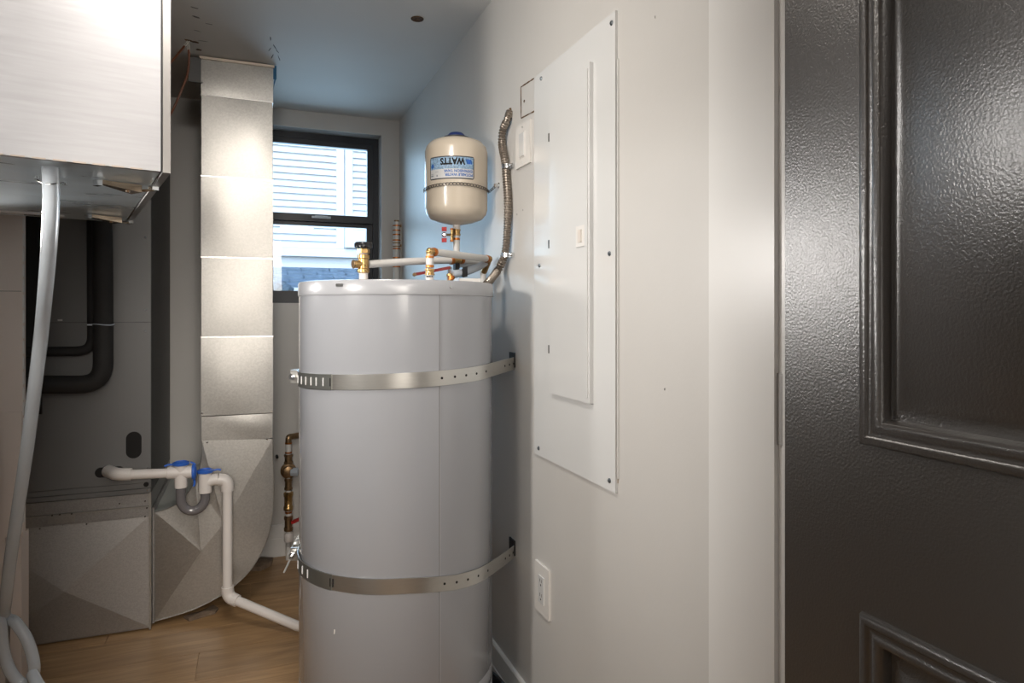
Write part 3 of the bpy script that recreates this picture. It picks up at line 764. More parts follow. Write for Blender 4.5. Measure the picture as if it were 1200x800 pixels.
for i in range(16):
    a_ = 2*PI*i/16; r_ = 1-0.35*max(0, math.sin(a_))*0
    fa = .085+.045*math.cos(a_)*(1 if math.sin(a_) > -.2 else .6); fb = .40-.11*math.sin(a_)*-1
    lo.append(bm.verts.new(tk(LA(fa), LB(fb), TR+0.0011)))
bm.faces.new(lo); obj('drop_icon', bm, M_labeltext, lab)
for f0, f1, g0, g1 in ((.04, .11, .74, .76), (.04, .11, .80, .86), (.16, .24, .66, .675), (.19, .22, .80, .88), (.10, .95, .47, .475), (.10, .95, .51, .515)):
    obj('fine_print', patch(LA(f0), LA(f1), LB(g1), LB(g0), TR+0.0010, n=8), mat('grey_print', (0.25, 0.27, 0.30), .5), lab)
# mounting chain round the tank
bm = B(); zc = zz(215.5, 1.93); L = []
nl = 30
for i in range(nl):
    th = R_(-88)+R_(176)*i/(nl-1); L.append((th, zc-0.006*abs(math.sin(th))**2))
def link(c, t, nrm, up, big):
    pts = []
    for k in range(10):
        a = 2*PI*k/10; pts.append(c + t*math.cos(a)*0.0062 + (up if big else nrm)*math.sin(a)*0.0040)
    tube(bm, pts, 0.0011, 5, closed=True)
for i, (th, z) in enumerate(L):
    n_ = td*math.cos(th)+tr*math.sin(th); t_ = tr*math.cos(th)-td*math.sin(th)
    link(Vector((TC.x, TC.y, z))+n_*(TR+0.003), t_, n_, Vector((0, 0, 1)), True)
pE = Vector((TC.x, TC.y, zc-0.006))+tr*(TR+0.003); bo = atX(582, 217, WX-0.008)
for k in range(1, 5): link(pE.lerp(bo, k/5), (bo-pE).normalized(), td, Vector((0, 0, 1)), True)
obj('chain', bm, M_steeldk, et, smooth=60)
bm = B(); lathe(bm, [(0.009, 0), (0.009, 0.002), (0.0055, 0.002), (0.0055, 0.014), (0.003, 0.016)], Vector((WX, bo.y, bo.z)), 12, (-1, 0, 0)); obj('wall_bolt', bm, M_chrome, et)
# feed pipe below the tank
ep = thing('tank_feed_pipe', 'short vertical white pipe with brass collar under the expansion tank', 'pipe', (TC.x, TC.y, zz(300)))
tz = lambda v: Vector((TC.x, TC.y, zz(v)))
fitting(ep, tz(268.5), tz(276), 0.0135, M_brass, 'threaded_adapter')
ring(ep, tz(280), (0, 0, 1), 0.0115, 0.007)
pipe(ep, [tz(275), tz(304)], 0.0103)
# little red-handled drain valve
dv = thing('drain_valve', 'tiny brass valve with a red butterfly handle left of the tank nozzle', 'valve', atT(529, 284, 2.0))
c1 = atT(529.5, 275, 2.0)
pipe(dv, [c1+Vector((0, 0, 0.018)), c1-Vector((0, 0, 0.020))], 0.0045, M_brass, 'valve_body')
ring(dv, c1+Vector((0, 0, 0.017)), (0, 0, 1), 0.0055, 0.005); ring(dv, c1-Vector((0, 0, 0.018)), (0, 0, 1), 0.0058, 0.006)
bm = B(); rod(bm, c1, atT(522, 275, 1.99), 0.0038, 10); rod(bm, c1+Vector((0.002, 0, 0)), tz(273), 0.004, 10); obj('stem', bm, M_brassdk, dv)
hb = atT(521, 275, 1.985); bm = B(); lathe(bm, [(0.0075, 0), (0.0075, 0.004), (0.004, 0.007)], hb, 14, (-0.6, -0.8, 0)); hub = obj('hub', bm, M_chrome, dv)
for s in (1, -1):
    bm = B(); obox(bm, hb+Vector((-0.002, -0.003, s*0.0165)), (1, -.3, 0), (0.3, 1, 0), (0, 0, 1), 0.0075, 0.0035, 0.0060); obj('handle_wing', bm, M_red, dv, bevel=0.002)

# ------------------------------------------------------------------ flexible conduit
fc = thing('flexible_conduit', 'ribbed steel flexible conduit curving down the wall to the heater top', 'conduit', atX(594, 215, WX-0.014))
pts = [atX(597.5, 131, WX-0.004), atX(594, 141, WX-0.014), atX(589.5, 152, WX-0.016), atX(588, 168, WX-0.016), atX(591.5, 188, WX-0.015), atX(593.5, 212, WX-0.015), atX(595, 240, WX-0.015),
       atX(594.5, 268, WX-0.015), atX(592.5, 292, WX-0.016), atX(589, 305, WX-0.02), atX(583, 317, WX-0.03), atT(575.5, 327, 1.86), atT(568, 335, 1.83)]
sp = spline(pts, 24)
# resample evenly
LEN = [0]
for p, q in zip(sp, sp[1:]): LEN.append(LEN[-1]+(q-p).length)
st = 0.0020; out = []; s = 0; k = 0
while s < LEN[-1]:
    while LEN[k+1] < s: k += 1
    out.append(sp[k].lerp(sp[k+1], (s-LEN[k])/(LEN[k+1]-LEN[k]))); s += st
bm = B(); tube(bm, out, lambda i: 0.0116 if (i % 4) < 2 else 0.0088, 14); obj('armour', bm, M_conduit, fc, smooth=25)
for u, v in ((593.2, 195), (593.2, 299)):
    c = atX(u, v, WX-0.015); bm = B(); tube(bm, [c+Vector((0, 0, -0.006)), c+Vector((0, 0, 0.006))], 0.0128, 16)
    d_ = Vector((0, -1, 0)); box(bm, WX-0.006, WX-0.002, c.y-0.026, c.y-0.008, c.z-0.006, c.z+0.006); screw(bm, Vector((WX-0.006, c.y-0.020, c.z)), (-1, 0, 0), 0.005, 0.005)
    obj('strap_clamp', bm, M_chrome, fc, smooth=40)
blob('hole_rim', atX(598, 130, WX), .010, .013, 0, M_scorch, wr, 'x', th=0.002)

# ------------------------------------------------------------------ breaker panel
PY0, PY1, PZ0, PZ1 = 1.173, 1.588, 0.785, 1.760
bp_ = thing('breaker_panel', 'large white electrical panel cover screwed to the right wall', 'electrical panel', (WX, (PY0+PY1)/2, PZ0))
bm = B(); box(bm, WX-0.006, WX, PY0, PY1, PZ0, PZ1); cover = obj('cover', bm, M_panel, bp_, bevel=0.002)
dy1 = atX(646, 280, WX-.01).y; dy0 = atX(693.5, 280, WX-.01).y
dz1 = atX(670, 90, WX-0.01).z; dz0 = atX(668, 466, WX-.01).z
bm = B(); box(bm, WX-0.0150, WX-0.006, dy0, dy1, dz0, dz1); dr_ = obj('panel_door', bm, M_panel, bp_, bevel=0.0022)
bm = B(); rectf = [(dy0+0.006, dy0+0.012)]; box(bm, WX-0.0175, WX-0.0149, dy0+0.008, dy0+0.020, dz0+0.012, dz1-0.012); obj('door_rib', bm, M_panel, dr_, bevel=0.0009)
c = atX(683.5, 276.5, WX-0.011); bm = B(); box(bm, WX-0.0172, WX-0.0148, c.y-0.024, c.y+0.024, c.z-0.023, c.z+0.023); la = obj('latch', bm, M_plate, dr_, bevel=0.001)
bm = B(); box(bm, WX-0.0190, WX-0.017, c.y-0.004, c.y+0.012, c.z-0.014, c.z+0.014); obj('latch_tab', bm, mat('latch_tab', (.62, .56, .50), .3), dr_, bevel=0.001)
for v in (161, 286, 409):
    c = atX(645, v, WX-0.01); bm = bx(WX-0.0145, WX-0.006, c.y-0.002, c.y+0.004, c.z-0.010, c.z+0.010); obj('hinge_pin', bm, M_steeldk, bp_)
for u, v in ((634.5, 92), (717, 27), (632.5, 311), (714.5, 297), (631.5, 525), (714.5, 563)):
    c = atX(u, v, WX-0.006); bm = B(); screw(bm, Vector((WX-0.0055, c.y, c.z)), (-1, 0, 0), 0.0052, 0.004); obj('screw', bm, mat('dark_zinc', (.18, .20, .22), .3, .9), bp_)
# ragged gap along the near edge of the cover
bm = B(); n = 26; lft = []; rgt = []
for i in range(n+1):
    z = PZ0+0.02+(0.50-0.02)*i/n; wv = 0.0012+0.0022*random.random()*(1 if i < 21 else .4)
    lft.append((PY0+0.001, z)); rgt.append((PY0-wv, z))
prism(bm, lft+rgt[::-1], 'x', WX-0.0008, WX+0.001); obj('cut_edge', bm, mat('caulk_gap', (.30, .24, .17), .9, var=.6, vscale=60), wr)
bm = B(); box(bm, WX-0.0035, WX, PY0-0.006, PY0-0.0035, PZ0+0.03, PZ1-0.1); tag(obj('caulk_bead', bm, M_trim, wr, bevel=0.001))

# switch and outlet plates
def plate(name, label, cat, y0, y1, z0, z1, kind):
    r = thing(name, label, cat, (WX, (y0+y1)/2, z0))
    bm = bx(WX-0.006, WX, y0, y1, z0, z1); obj('cover_plate', bm, M_plate, r, bevel=0.002)
    yc, zc = (y0+y1)/2, (z0+z1)/2
    if kind == 'switch':
        obj('rocker_frame', bx(WX-0.0075, WX-0.0055, yc-0.018, yc+0.018, zc-0.035, zc+0.035), M_plate, r, bevel=0.001)
        bm = B(); prism(bm, [(yc-0.0145, zc-0.031), (yc+0.0145, zc-0.031), (yc+0.0145, zc+0.031), (yc-0.0145, zc+0.031)], 'x', WX-0.0105, WX-0.007); obj('rocker', bm, M_panel, r, bevel=0.001)
        for dz in (-1, 1): obj('screw', bx(WX-0.0066, WX-0.0058, yc-0.002, yc+0.002, zc+dz*0.048-0.002, zc+dz*0.048+0.002), M_chrome, r)
    else:
        obj('receptacle', bx(WX-0.008, WX-0.0055, yc-0.0165, yc+0.0165, zc-0.034, zc+0.034), M_panel, r, bevel=0.001)
        for s in (1, -1):
            for dy in (-0.0055, 0.0055): obj('slot', bx(WX-0.0084, WX-0.0078, yc+dy-0.001, yc+dy+0.001, zc+s*0.018+0.001, zc+s*0.018+0.009), M_steeldk, r)
            bm = B(); cyl(bm, (WX-0.0084, yc, zc+s*0.018-0.006), 0.0024, 0.0006, (1, 0, 0), 10); obj('ground_hole', bm, M_hole, r)
a1, a0_ = atX(605, 170, WX-.004), atX(621.5, 170, WX-.004)
plate('light_switch', 'white rocker switch plate between the conduit and the electrical panel', 'light switch', a0_.y, a1.y, atX(612, 196, WX).z, atX(612, 147, WX).z, 'switch')
a1, a0_ = atX(627.5, 690, WX-.004), atX(643.5, 690, WX-.004)
plate('wall_outlet', 'white outlet plate low on the right wall beside the lower strap', 'outlet', a0_.y, a1.y, atX(635, 717, WX).z, atX(635, 660, WX).z, 'outlet')

# ------------------------------------------------------------------ black door
DX = 0.660
dr = thing('door_1', None, None, (DX, 0.692, 0.01)); dr['kind'] = 'structure'
ye, yn = 0.692, -0.20        # hinge edge, near edge
py0, py1 = ye-0.120, yn+0.120
ptop = (0.997, 1.90); plow = (0.24, 0.803)
ys = [ye, py0, py1, yn]; zs = [0.01, plow[0], plow[1], ptop[0], ptop[1], 2.035]
bm = B(); grid = [[bm.verts.new((DX, yy, z_)) for z_ in zs] for yy in ys]
for i in range(3):
    for k in range(5):
        if i == 1 and k in (1, 3): continue
        bm.faces.new((grid[i][k], grid[i+1][k], grid[i+1][k+1], grid[i][k+1]))
# back and edges
bk = [bm.verts.new((DX+0.035, yy, z_)) for yy, z_ in ((ye, .01), (yn, .01), (yn, 2.035), (ye, 2.035))]
bm.faces.new(bk)
bm.faces.new([grid[0][k] for k in range(6)] + [bk[3], bk[0]])
bm.faces.new([grid[3][k] for k in range(6)] + [bk[2], bk[1]])
bm.faces.new([grid[i][0] for i in range(4)] + [bk[1], bk[0]])
bm.faces.new([grid[i][5] for i in range(4)] + [bk[2], bk[3]])
obj('door_slab', bm, M_door, dr)
PROF = [(0, 0), (0.0015, .0055), (0.005, .0075), (0.010, .0075), (0.0125, .0045), (0.014, .0042), (0.0175, .0045), (0.0195, .0068), (0.025, .0068), (0.028, .005), (0.030, .0005), (0.0325, -.0075), (0.0355, -.0085), (0.053, -.0005), (0.0535, .0)]
for (z0, z1) in (ptop, plow):
    bm = B(); prev = None
    for d, h in PROF:
        cur = [bm.verts.new((DX-h, yy, z_)) for yy, z_ in ((py0-d, z0+d), (py1+d, z0+d), (py1+d, z1-d), (py0-d, z1-d))]
        if prev:
            for k in range(4): bm.faces.new((prev[k], prev[(k+1) % 4], cur[(k+1) % 4], cur[k]))
        prev = cur
    bm.faces.new(prev)
    obj('door_panel', bm, M_door, dr, smooth=50)
bm = B(); cyl(bm, (DX-0.002, ye+0.006, 0.92+0.05), 0.005, 0.10, (0, 0, 1), 12)

# ------------------------------------------------------------------ galvanised riser duct and elbow
GY = 2.75; GB = 3.30
gx0, gx1 = atY(236, 400, GY).x, atY(319.5, 400, GY).x
du = thing('supply_duct', 'galvanised riser duct with a broad curved elbow at the floor, left of the window', 'duct', ((gx0+gx1)/2, GY, 0))
seam = [CEIL-0.012] + [atY(236, v, GY).z for v in (111, 206, 301, 395, 488, 519)]
for i, (zt1, zb1) in enumerate(zip(seam, seam[1:])):
    e = 0.0 if i % 2 else 0.0012
    bm = B(); NX, NZ = 6, 8; za, zb_2 = zb1+0.0015, zt1-0.0015; fr = []
    ph = (0.6, 2.1, -0.4, 1.3, 0.2, 2.6)[i % 6]
    for kz in range(NZ+1):
        row = []
        for kx in range(NX+1):
            fx, fz = kx/NX, kz/NZ; dep = (zt1-zb1)
            bow = 0.0035*math.sin(PI*fz)*min(1, dep/0.25)*math.sin(PI*fx*0.9+0.1) + 0.0016*math.sin(PI*fx)*math.sin(PI*fz)*math.sin(5*fx+ph+2*fz)
            row.append(bm.verts.new((gx0-e+(gx1-gx0+2*e)*fx, GY-e-bow, za+(zb_2-za)*fz)))
        fr.append(row)
    for kz in range(NZ):
        for kx in range(NX): bm.faces.new((fr[kz][kx], fr[kz][kx+1], fr[kz+1][kx+1], fr[kz+1][kx]))
    bkv = [bm.verts.new(q_) for q_ in ((gx0-e, GB, za), (gx1+e, GB, za), (gx1+e, GB, zb_2), (gx0-e, GB, zb_2))]
    bm.faces.new(bkv)
    bm.faces.new(fr[0] + [bkv[1], bkv[0]]); bm.faces.new(fr[-1] + [bkv[2], bkv[3]])
    bm.faces.new([fr[k_][0] for k_ in range(NZ+1)] + [bkv[3], bkv[0]]); bm.faces.new([fr[k_][-1] for k_ in range(NZ+1)] + [bkv[2], bkv[1]])
    s_ = obj('duct_section', bm, M_galv, du, smooth=30)
    bm = B(); box(bm, gx0-0.002, gx1+0.002, GY-0.0035, GB+0.001, zb1-0.0022, zb1+0.0022)
    if i < 4: obj('drive_cleat', bm, mat('bright_seam', (.75, .74, .72), .25, .95), s_, bevel=0.0012)
    else: bm.free()
for u, v in ((237, 484), (243, 518), (313, 514), (237, 97)):
    c = atY(u, v, GY); bm = B(); screw(bm, c+Vector((0, -0.001, 0)), (0, -1, 0), 0.004, 0.005); obj('screw', bm, M_chrome, du)
bm = B(); box(bm, gx0-0.006, gx1+0.006, GY-0.010, GY-0.0005, CEIL-0.013, CEIL-0.004); obj('top_flange', bm, mat('bright_flange', (.70, .62, .52), .3, .9), du, bevel=0.0015)
bm = B(); c = atY(227, 64, GY); box(bm, c.x-0.018, gx0-0.002, GY+0.004, GY+0.012, CEIL-0.10, CEIL-0.008)
obj('shadow_tab', bm, M_handlerside, du)  # dark piece standing in for the duct's shadow at the ceiling
# elbow: outline in the x-z plane
EX = atY(180.5, 650, GY).x
outer = [(319.5, 514), (320.5, 560), (320.5, 590), (317, 617), (309, 641), (296, 664), (277, 684), (254, 700), (228, 713), (204, 721), (181, 727.5)]
inner = [(181, 600), (196, 596), (209, 589), (220, 578), (229, 563), (234.5, 546), (236.8, 530), (236.5, 516)]
po = [atY(u, v, GY-0.002) for u, v in outer]; pi = [atY(u, v, GY-0.002) for u, v in inner]
def smooth2(ps, n=4): return spline(ps, n)
po_s, pi_s = smooth2(po), smooth2(pi)
loop = po_s + pi_s
mid = atY(236, 644, GY-0.002); mid.y -= 0.017
mid2 = atY(262, 612, GY-0.002); mid2.y -= 0.011
bm = B()
vs = [bm.verts.new(p) for p in loop]
# face the cheek as a fan over two raised points so the cross-break creases read
n = len(vs); m1 = bm.verts.new(mid); m2 = bm.verts.new(mid2)
def near(u, v):
    c = atY(u, v, GY-0.002); return min(range(n), key=lambda i: (loop[i]-c).length)
iT = 0; iIL = near(237, 519); iIA = near(181, 600); iOB = near(181, 727.5); iO1 = near(277, 684)
for i in range(n):
    k = (i+1) % n
    # ring order: outer 0..len(po_s)-1 , inner
    if i < len(po_s)-1:
        apex = m2 if i < iO1 else m1
    elif i == len(po_s)-1: apex = m1
    else:
        apex = m1 if i < near(229, 563) else m2
    bm.faces.new((vs[i], vs[k], apex))
bm.faces.new((vs[iO1], m1, m2)); bm.faces.new((vs[near(229, 563)], m2, m1))
obj('elbow_cheek', bm, M_galv, du)
def ribbon(ps, y0, y1, off=0):
    bm = B(); prev = None
    for p in ps:
        cur = [bm.verts.new((p.x, y0, p.z)), bm.verts.new((p.x, y1, p.z))]
        if prev: bm.faces.new((prev[0], prev[1], cur[1], cur[0]))
        prev = cur
    return bm
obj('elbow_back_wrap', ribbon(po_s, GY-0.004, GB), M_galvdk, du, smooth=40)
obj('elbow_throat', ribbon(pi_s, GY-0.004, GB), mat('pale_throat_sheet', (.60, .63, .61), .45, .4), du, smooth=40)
bm = B(); tube(bm, [p+Vector((0, -0.001, 0)) for p in po_s], 0.0022, 6); obj('outer_lip', bm, M_galv, du, smooth=50)
bm = B(); tube(bm, [p+Vector((0, -0.001, 0)) for p in pi_s], 0.0020, 6); obj('inner_lip', bm, M_galv, du, smooth=50)
bm = B(); box(bm, EX-0.004, EX+0.002, GY-0.01, GB, po[-1].z-0.004, pi[0].z+0.02); obj('collar', bm, M_galvdk, du)
# painter's tape and scraps
c = atZ(320, 80, CEIL)
bm = B(); box(bm, gx1+0.002, gx1+0.014, GY+0.0, GY+0.003, CEIL-0.055, CEIL-0.002); prism(bm, [(gx1+0.001, CEIL-0.10), (gx1+0.006, CEIL-0.055), (gx1+0.012, CEIL-0.055)], 'y', GY, GY+0.002)
tag(obj('tape_scrap', bm, M_tape), 'scrap of blue tape at the top right corner of the riser duct', 'tape')
def scrap(pts, h, name, label):
    bm = B(); P = [atZ(u, v, 0.004) for u, v in pts]; n = len(P)
    lo = [bm.verts.new((p.x, p.y, 0.0005)) for p in P]; hi = [bm.verts.new((p.x, p.y, h*random.uniform(.5, 1.2))) for p in P]
    bm.faces.new(lo)
    ce = bm.verts.new(sum((v.co for v in hi), Vector())/n+Vector((0, 0, h*.5)))
    for i in range(n): bm.faces.new((lo[i], lo[(i+1) % n], hi[(i+1) % n], hi[i])); bm.faces.new((hi[i], hi[(i+1) % n], ce))
    tag(obj(name, bm, M_card), label, 'scrap')
scrap([(215, 723), (236, 717), (250, 711), (256, 713), (252, 718), (238, 722), (222, 727)], 0.012, 'paper_scrap', 'torn brown paper scrap on the floor under the duct elbow')
scrap([(292, 668), (305, 658), (320, 655), (318, 662), (306, 668)], 0.022, 'paper_scrap', 'crumpled dark scrap on the floor behind the curved duct')

# ------------------------------------------------------------------ return plenum
HX0, HX1 = -0.875, -0.345; HY = 2.72; HB = 3.31
zpt = atY(170, 578, HY).z
rp_ = thing('return_plenum', 'low galvanised plenum box with a creased front under the dark air handler', 'plenum', ((HX0+HX1)/2, HY, 0))
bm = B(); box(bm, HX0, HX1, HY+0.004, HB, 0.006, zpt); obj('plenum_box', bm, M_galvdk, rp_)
zs_ = atY(178, 604, HY).z
bm = B(); ce = bm.verts.new((atY(78, 690, HY).x, HY-0.024, atY(78, 690, HY).z))
cs = [bm.verts.new((x_, HY, z_)) for x_, z_ in ((HX0, 0.012), (HX1-0.006, 0.012), (HX1-0.006, zs_), (HX0, zs_))]
for i in range(4): bm.faces.new((cs[i], cs[(i+1) % 4], ce))
obj('creased_panel', bm, mat('creased_sheet', (.42, .41, .40), .45, .7, spangle=.08, vscale=280, rvar=.02), rp_)
z1_ = atY(178, 592.5, HY).z
bm = bx(HX0, HX1-0.006, HY-0.006, HY+0.004, zs_, z1_); obj('lower_rail', bm, M_galvdk, rp_, bevel=0.0015)
bm = bx(HX0, HX1-0.006, HY-0.002, HY+0.004, z1_+0.004, zpt); obj('upper_rail', bm, M_galvdk, rp_, bevel=0.001)
bm = bx(HX0, HX1-0.008, HY-0.0075, HY-0.002, z1_-0.002, z1_+0.003); obj('rail_lip', bm, M_galv, rp_, bevel=0.001)
bm = bx(HX1-0.006, HX1+0.001, HY-0.008, HY+0.004, 0.004, zpt+0.004); obj('corner_flange', bm, M_galv, rp_, bevel=0.001)
c0, c1 = atY(56, 612, HY-.008), atY(88, 606, HY-.008)
bm = B(); box(bm, c0.x, c1.x, HY-0.0085, HY-0.0062, c1.z-0.016, c1.z+0.013); obj('name_plate', bm, M_galv, rp_, bevel=0.0008)
for u, v in ((61, 604), (70, 603), (84, 602), (46, 620), (101, 614.5), (170, 605), (170, 587), (172, 595), (140, 590), (73, 615)):
    c = atY(u, v, HY-.009); bm = B(); screw(bm, Vector((c.x, HY-0.0085 if v < 612 else HY-0.003, c.z)), (0, -1, 0), 0.0028, 0.002); obj('screw', bm, M_steeldk, rp_)

# ------------------------------------------------------------------ air handler
ah = thing('air_handler', 'dark grey upright air handler cabinet on top of the plenum', 'air handler', ((HX0+HX1)/2, HY, zpt))
zseam = atY(150, 377.5, HY).z; ztop = 1.98
bm = bx(HX0, HX1, HY+0.003, HB, zpt+0.002, ztop); obj('cabinet', bm, M_handlerside, ah, bevel=0.002)
zb1 = atY(170, 565, HY).z; zb2 = atY(170, 572, HY).z
xs = atY(50, 377, HY).x
obj('upper_door', bx(xs, HX1-0.001, HY-0.002, HY+0.003, zseam+0.0012, ztop), M_handler, ah, bevel=0.001)
# lower door with its oval openings as recessed black grommets
obj('lower_door', bx(xs-0.10, HX1-0.001, HY-0.002, HY+0.003, zb1, zseam-0.0012), M_handler, ah, bevel=0.001)
obj('base_rail', bx(HX0, HX1-0.001, HY-0.001, HY+0.003, zb2+0.002, zb1-0.002), M_handler, ah, bevel=0.001)
obj('base_foot', bx(HX0, HX1-0.001, HY-0.004, HY+0.003, zpt+0.003, zb2), M_handler, ah, bevel=0.001)
tag(obj('shade_strip', bx(HX0, xs-0.001, HY-0.012, HY+0.003, atY(40, 485, HY).z, ztop), M_black, ah), 'black strip standing in for shade behind the clear tube')  # black sheet in place of the shaded gap beside the white housing
def oval(bm, c, w, h, y0, y1, n=10):
    r = min(w, h); pts = []
    for i in range(2*n):
        a = 2*PI*(i+.5)/(2*n)
        px_ = math.cos(a)*r + math.copysign(max(0, w-r), math.cos(a)); pz_ = math.sin(a)*r + math.copysign(max(0, h-r), math.sin(a))
        pts.append((c.x+px_, c.z+pz_))
    prism(bm, pts, 'y', y0, y1)
for nm, u, v, w, h in (('grommet', 157, 521, .029, .052), ('grommet', 129, 552.5, .050, .022)):
    c = atY(u, v, HY); bm = B(); oval(bm, c, w, h, HY-0.0045, HY-0.001); g = obj('grommet', bm, M_handler, ah)
    bm = B(); oval(bm, c, w-0.004, h-0.004, HY-0.0052, HY-0.004); obj('opening', bm, M_hole, g)
c = atY(171.5, 567, HY); bm = B(); cyl(bm, c+Vector((0, -0.003, 0)), 0.0085, 0.004, (0, -1, 0), 16); obj('plug', bm, M_hole, ah)
for u, v in ((170.5, 278), (170.5, 363), (170.5, 388), (174, 548), (173, 574)):
    c = atY(u, v, HY); bm = B(); screw(bm, c+Vector((0, -0.002, 0)), (0, -1, 0), 0.0034, 0.003); obj('screw', bm, M_chrome, ah)
c = atY(71, 375, HY); obj('door_tag', bx(c.x-.008, c.x+.006, HY-.0028, HY-.0018, c.z-.003, c.z+.003), M_steel, ah)
for u0, u1, v0, v1, m_ in ((26, 32, 379, 389, M_sticker), (27, 36, 396, 402, M_sticker), (27, 36, 391, 395.5, M_stickerorange)):
    a_, b_ = atY(u0, v1, HY-.003), atY(u1, v0, HY-.003); obj('sticker', bx(a_.x, b_.x, HY-0.0035, HY-0.0015, a_.z, b_.z), m_, ah)
# insulated refrigerant lines
def A(u, v, y): return atY(u, v, y)
bm = B(); bend(bm, [A(118, 200, 2.665), A(120.5, 300, 2.66), A(121, 450.5, 2.66), A(45, 450.5, 2.66), A(15, 450, 2.66)], 0.031, 0.075, 18)
sl = obj('suction_line', bm, M_blackfoam, smooth=50); tag(sl, 'thick black foam-insulated line curving down the air handler front', 'pipe')
bm = B(); bend(bm, [A(108, 200, 2.69), A(108, 300, 2.69), A(108.5, 411, 2.69), A(50, 412, 2.69), A(15, 412, 2.69)], 0.0165, 0.05, 14)
ll = obj('liquid_line', bm, M_blackfoam, smooth=50); tag(ll, 'thinner black insulated line curving inside the thick one', 'pipe')
c = A(121, 380, 2.66); bm = B(); tube(bm, [c+Vector((.0325*math.cos(a), .0325*math.sin(a)+0, 0.002*math.sin(a*2))) for a in [2*PI*i/24 for i in range(24)]], 0.0022, 6, closed=True)
box(bm, c.x-0.042, c.x-0.028, c.y-0.032, c.y-0.026, c.z-0.003, c.z+0.002)
tag(obj('zip_tie', bm, M_pexgrey, smooth=50), 'pale zip tie round the black insulated lines', 'tie')

# ------------------------------------------------------------------ condensate drain
DYp = 2.635
cd = thing('condensate_drain', 'white drain pipe with blue-capped trap running from the air handler to the floor', 'drain pipe', tuple(A(240, 560, DYp)[:2]) + (0.3,))
r_ = 0.0168; rf = 0.0215
P = lambda u, v, y=DYp: A(u, v, y)
pipe(cd, [P(150, 556), P(200, 554)], r_, M_pvc, 'drain_pipe')
bm = B(); bend(bm, [P(127, 552, HY-0.004), P(137, 555.5), P(154, 555.5)], rf, 0.022, 18); obj('elbow', bm, M_pvc, cd, smooth=50)
X = P(212, 553.5)
bm = B(); rod(bm, P(196, 554), P(227, 552.5), rf, 20, .001); rod(bm, Vector((X.x, X.y, P(212, 571).z)), Vector((X.x, X.y, P(212, 543).z)), rf*.98, 20, .001); obj('cross_fitting', bm, M_pvc, cd, smooth=40)
def cap(c, ax, tail):
    ax = Vector(ax).normalized(); bm = B(); lathe(bm, [(rf*1.02, -0.006), (rf*1.25, -0.004), (rf*1.3, 0.004), (rf*.9, 0.008), (rf*.85, 0.004), (0, 0.004)], c, 22, ax)
    o = obj('blue_cap', bm, M_blue, cd, smooth=35)
    bm = B(); t = Vector(tail); tube(bm, spline([c+t*0.022, c+t*0.040+ax*0.003, c+t*0.052], 4), 0.0038, 8); obj('tether', bm, M_blue, o, smooth=50)
cap(Vector((X.x, X.y, P(212, 543).z)), (0, 0, 1), (-1, 0, -.1))
bm = B(); tube(bm, spline([Vector((X.x+.03, X.y, P(212, 542).z)), Vector((X.x+.045, X.y, P(212, 545).z)), P(227, 549)], 5), 0.0035, 8); obj('tether', bm, M_blue, cd, smooth=50)
cap(P(227, 552.5), (1, 0, 0), (0, 0, -1))
T2 = P(240.5, 560)
uz = lambda v: P(240, v).z
tb = [Vector((X.x, X.y, uz(568))), Vector((X.x, X.y, uz(580)))] + [Vector(((X.x+T2.x)/2 - (T2.x-X.x)/2*math.cos(PI*k/12), X.y, uz(582)-0.046*math.sin(PI*k/12))) for k in range(13)] + [Vector((T2.x, T2.y, uz(572)))]
bm = B(); tube(bm, tb, r_*.98, 16); tag(obj('trap_bend', bm, M_trap, cd, smooth=50), 'grey see-through U-shaped trap')
bm = B(); rod(bm, Vector((T2.x, T2.y, uz(577))), Vector((T2.x, T2.y, uz(552))), rf, 20, .001); bend(bm, [Vector((T2.x, T2.y, uz(566))), P(248, 562), P(256, 561)], rf*.95, 0.01, 18); obj('tee_fitting', bm, M_pvc, cd, smooth=40)
cap(Vector((T2.x, T2.y, uz(552))), (0, 0, 1), (1, 0, 0))
V2 = P(266.5, 562)
bm = B(); bend(bm, [P(256, 561.5), V2, Vector((V2.x, V2.y, P(266, 575).z))], rf, 0.022, 18); obj('elbow', bm, M_pvc, cd, smooth=50)
zlo_ = P(266, 698).z
pipe(cd, [Vector((V2.x, V2.y, P(266, 572).z)), Vector((V2.x, V2.y, zlo_+0.02))], r_, M_pvc, 'drain_pipe')
E2 = atZ(348, 733, 0.030); L0 = Vector((V2.x+0.002, V2.y, zlo_-0.004)); dd = (E2-L0)
bm = B(); bend(bm, [Vector((V2.x, V2.y, zlo_+0.034)), L0, L0+dd.normalized()*0.040], rf, 0.022, 18); obj('elbow', bm, M_pvc, cd, smooth=50)
E3 = L0+dd*1.35; E3.z = 0.022
pipe(cd, [L0+dd.normalized()*0.03, E2, E3], r_, M_pvc, 'drain_pipe')

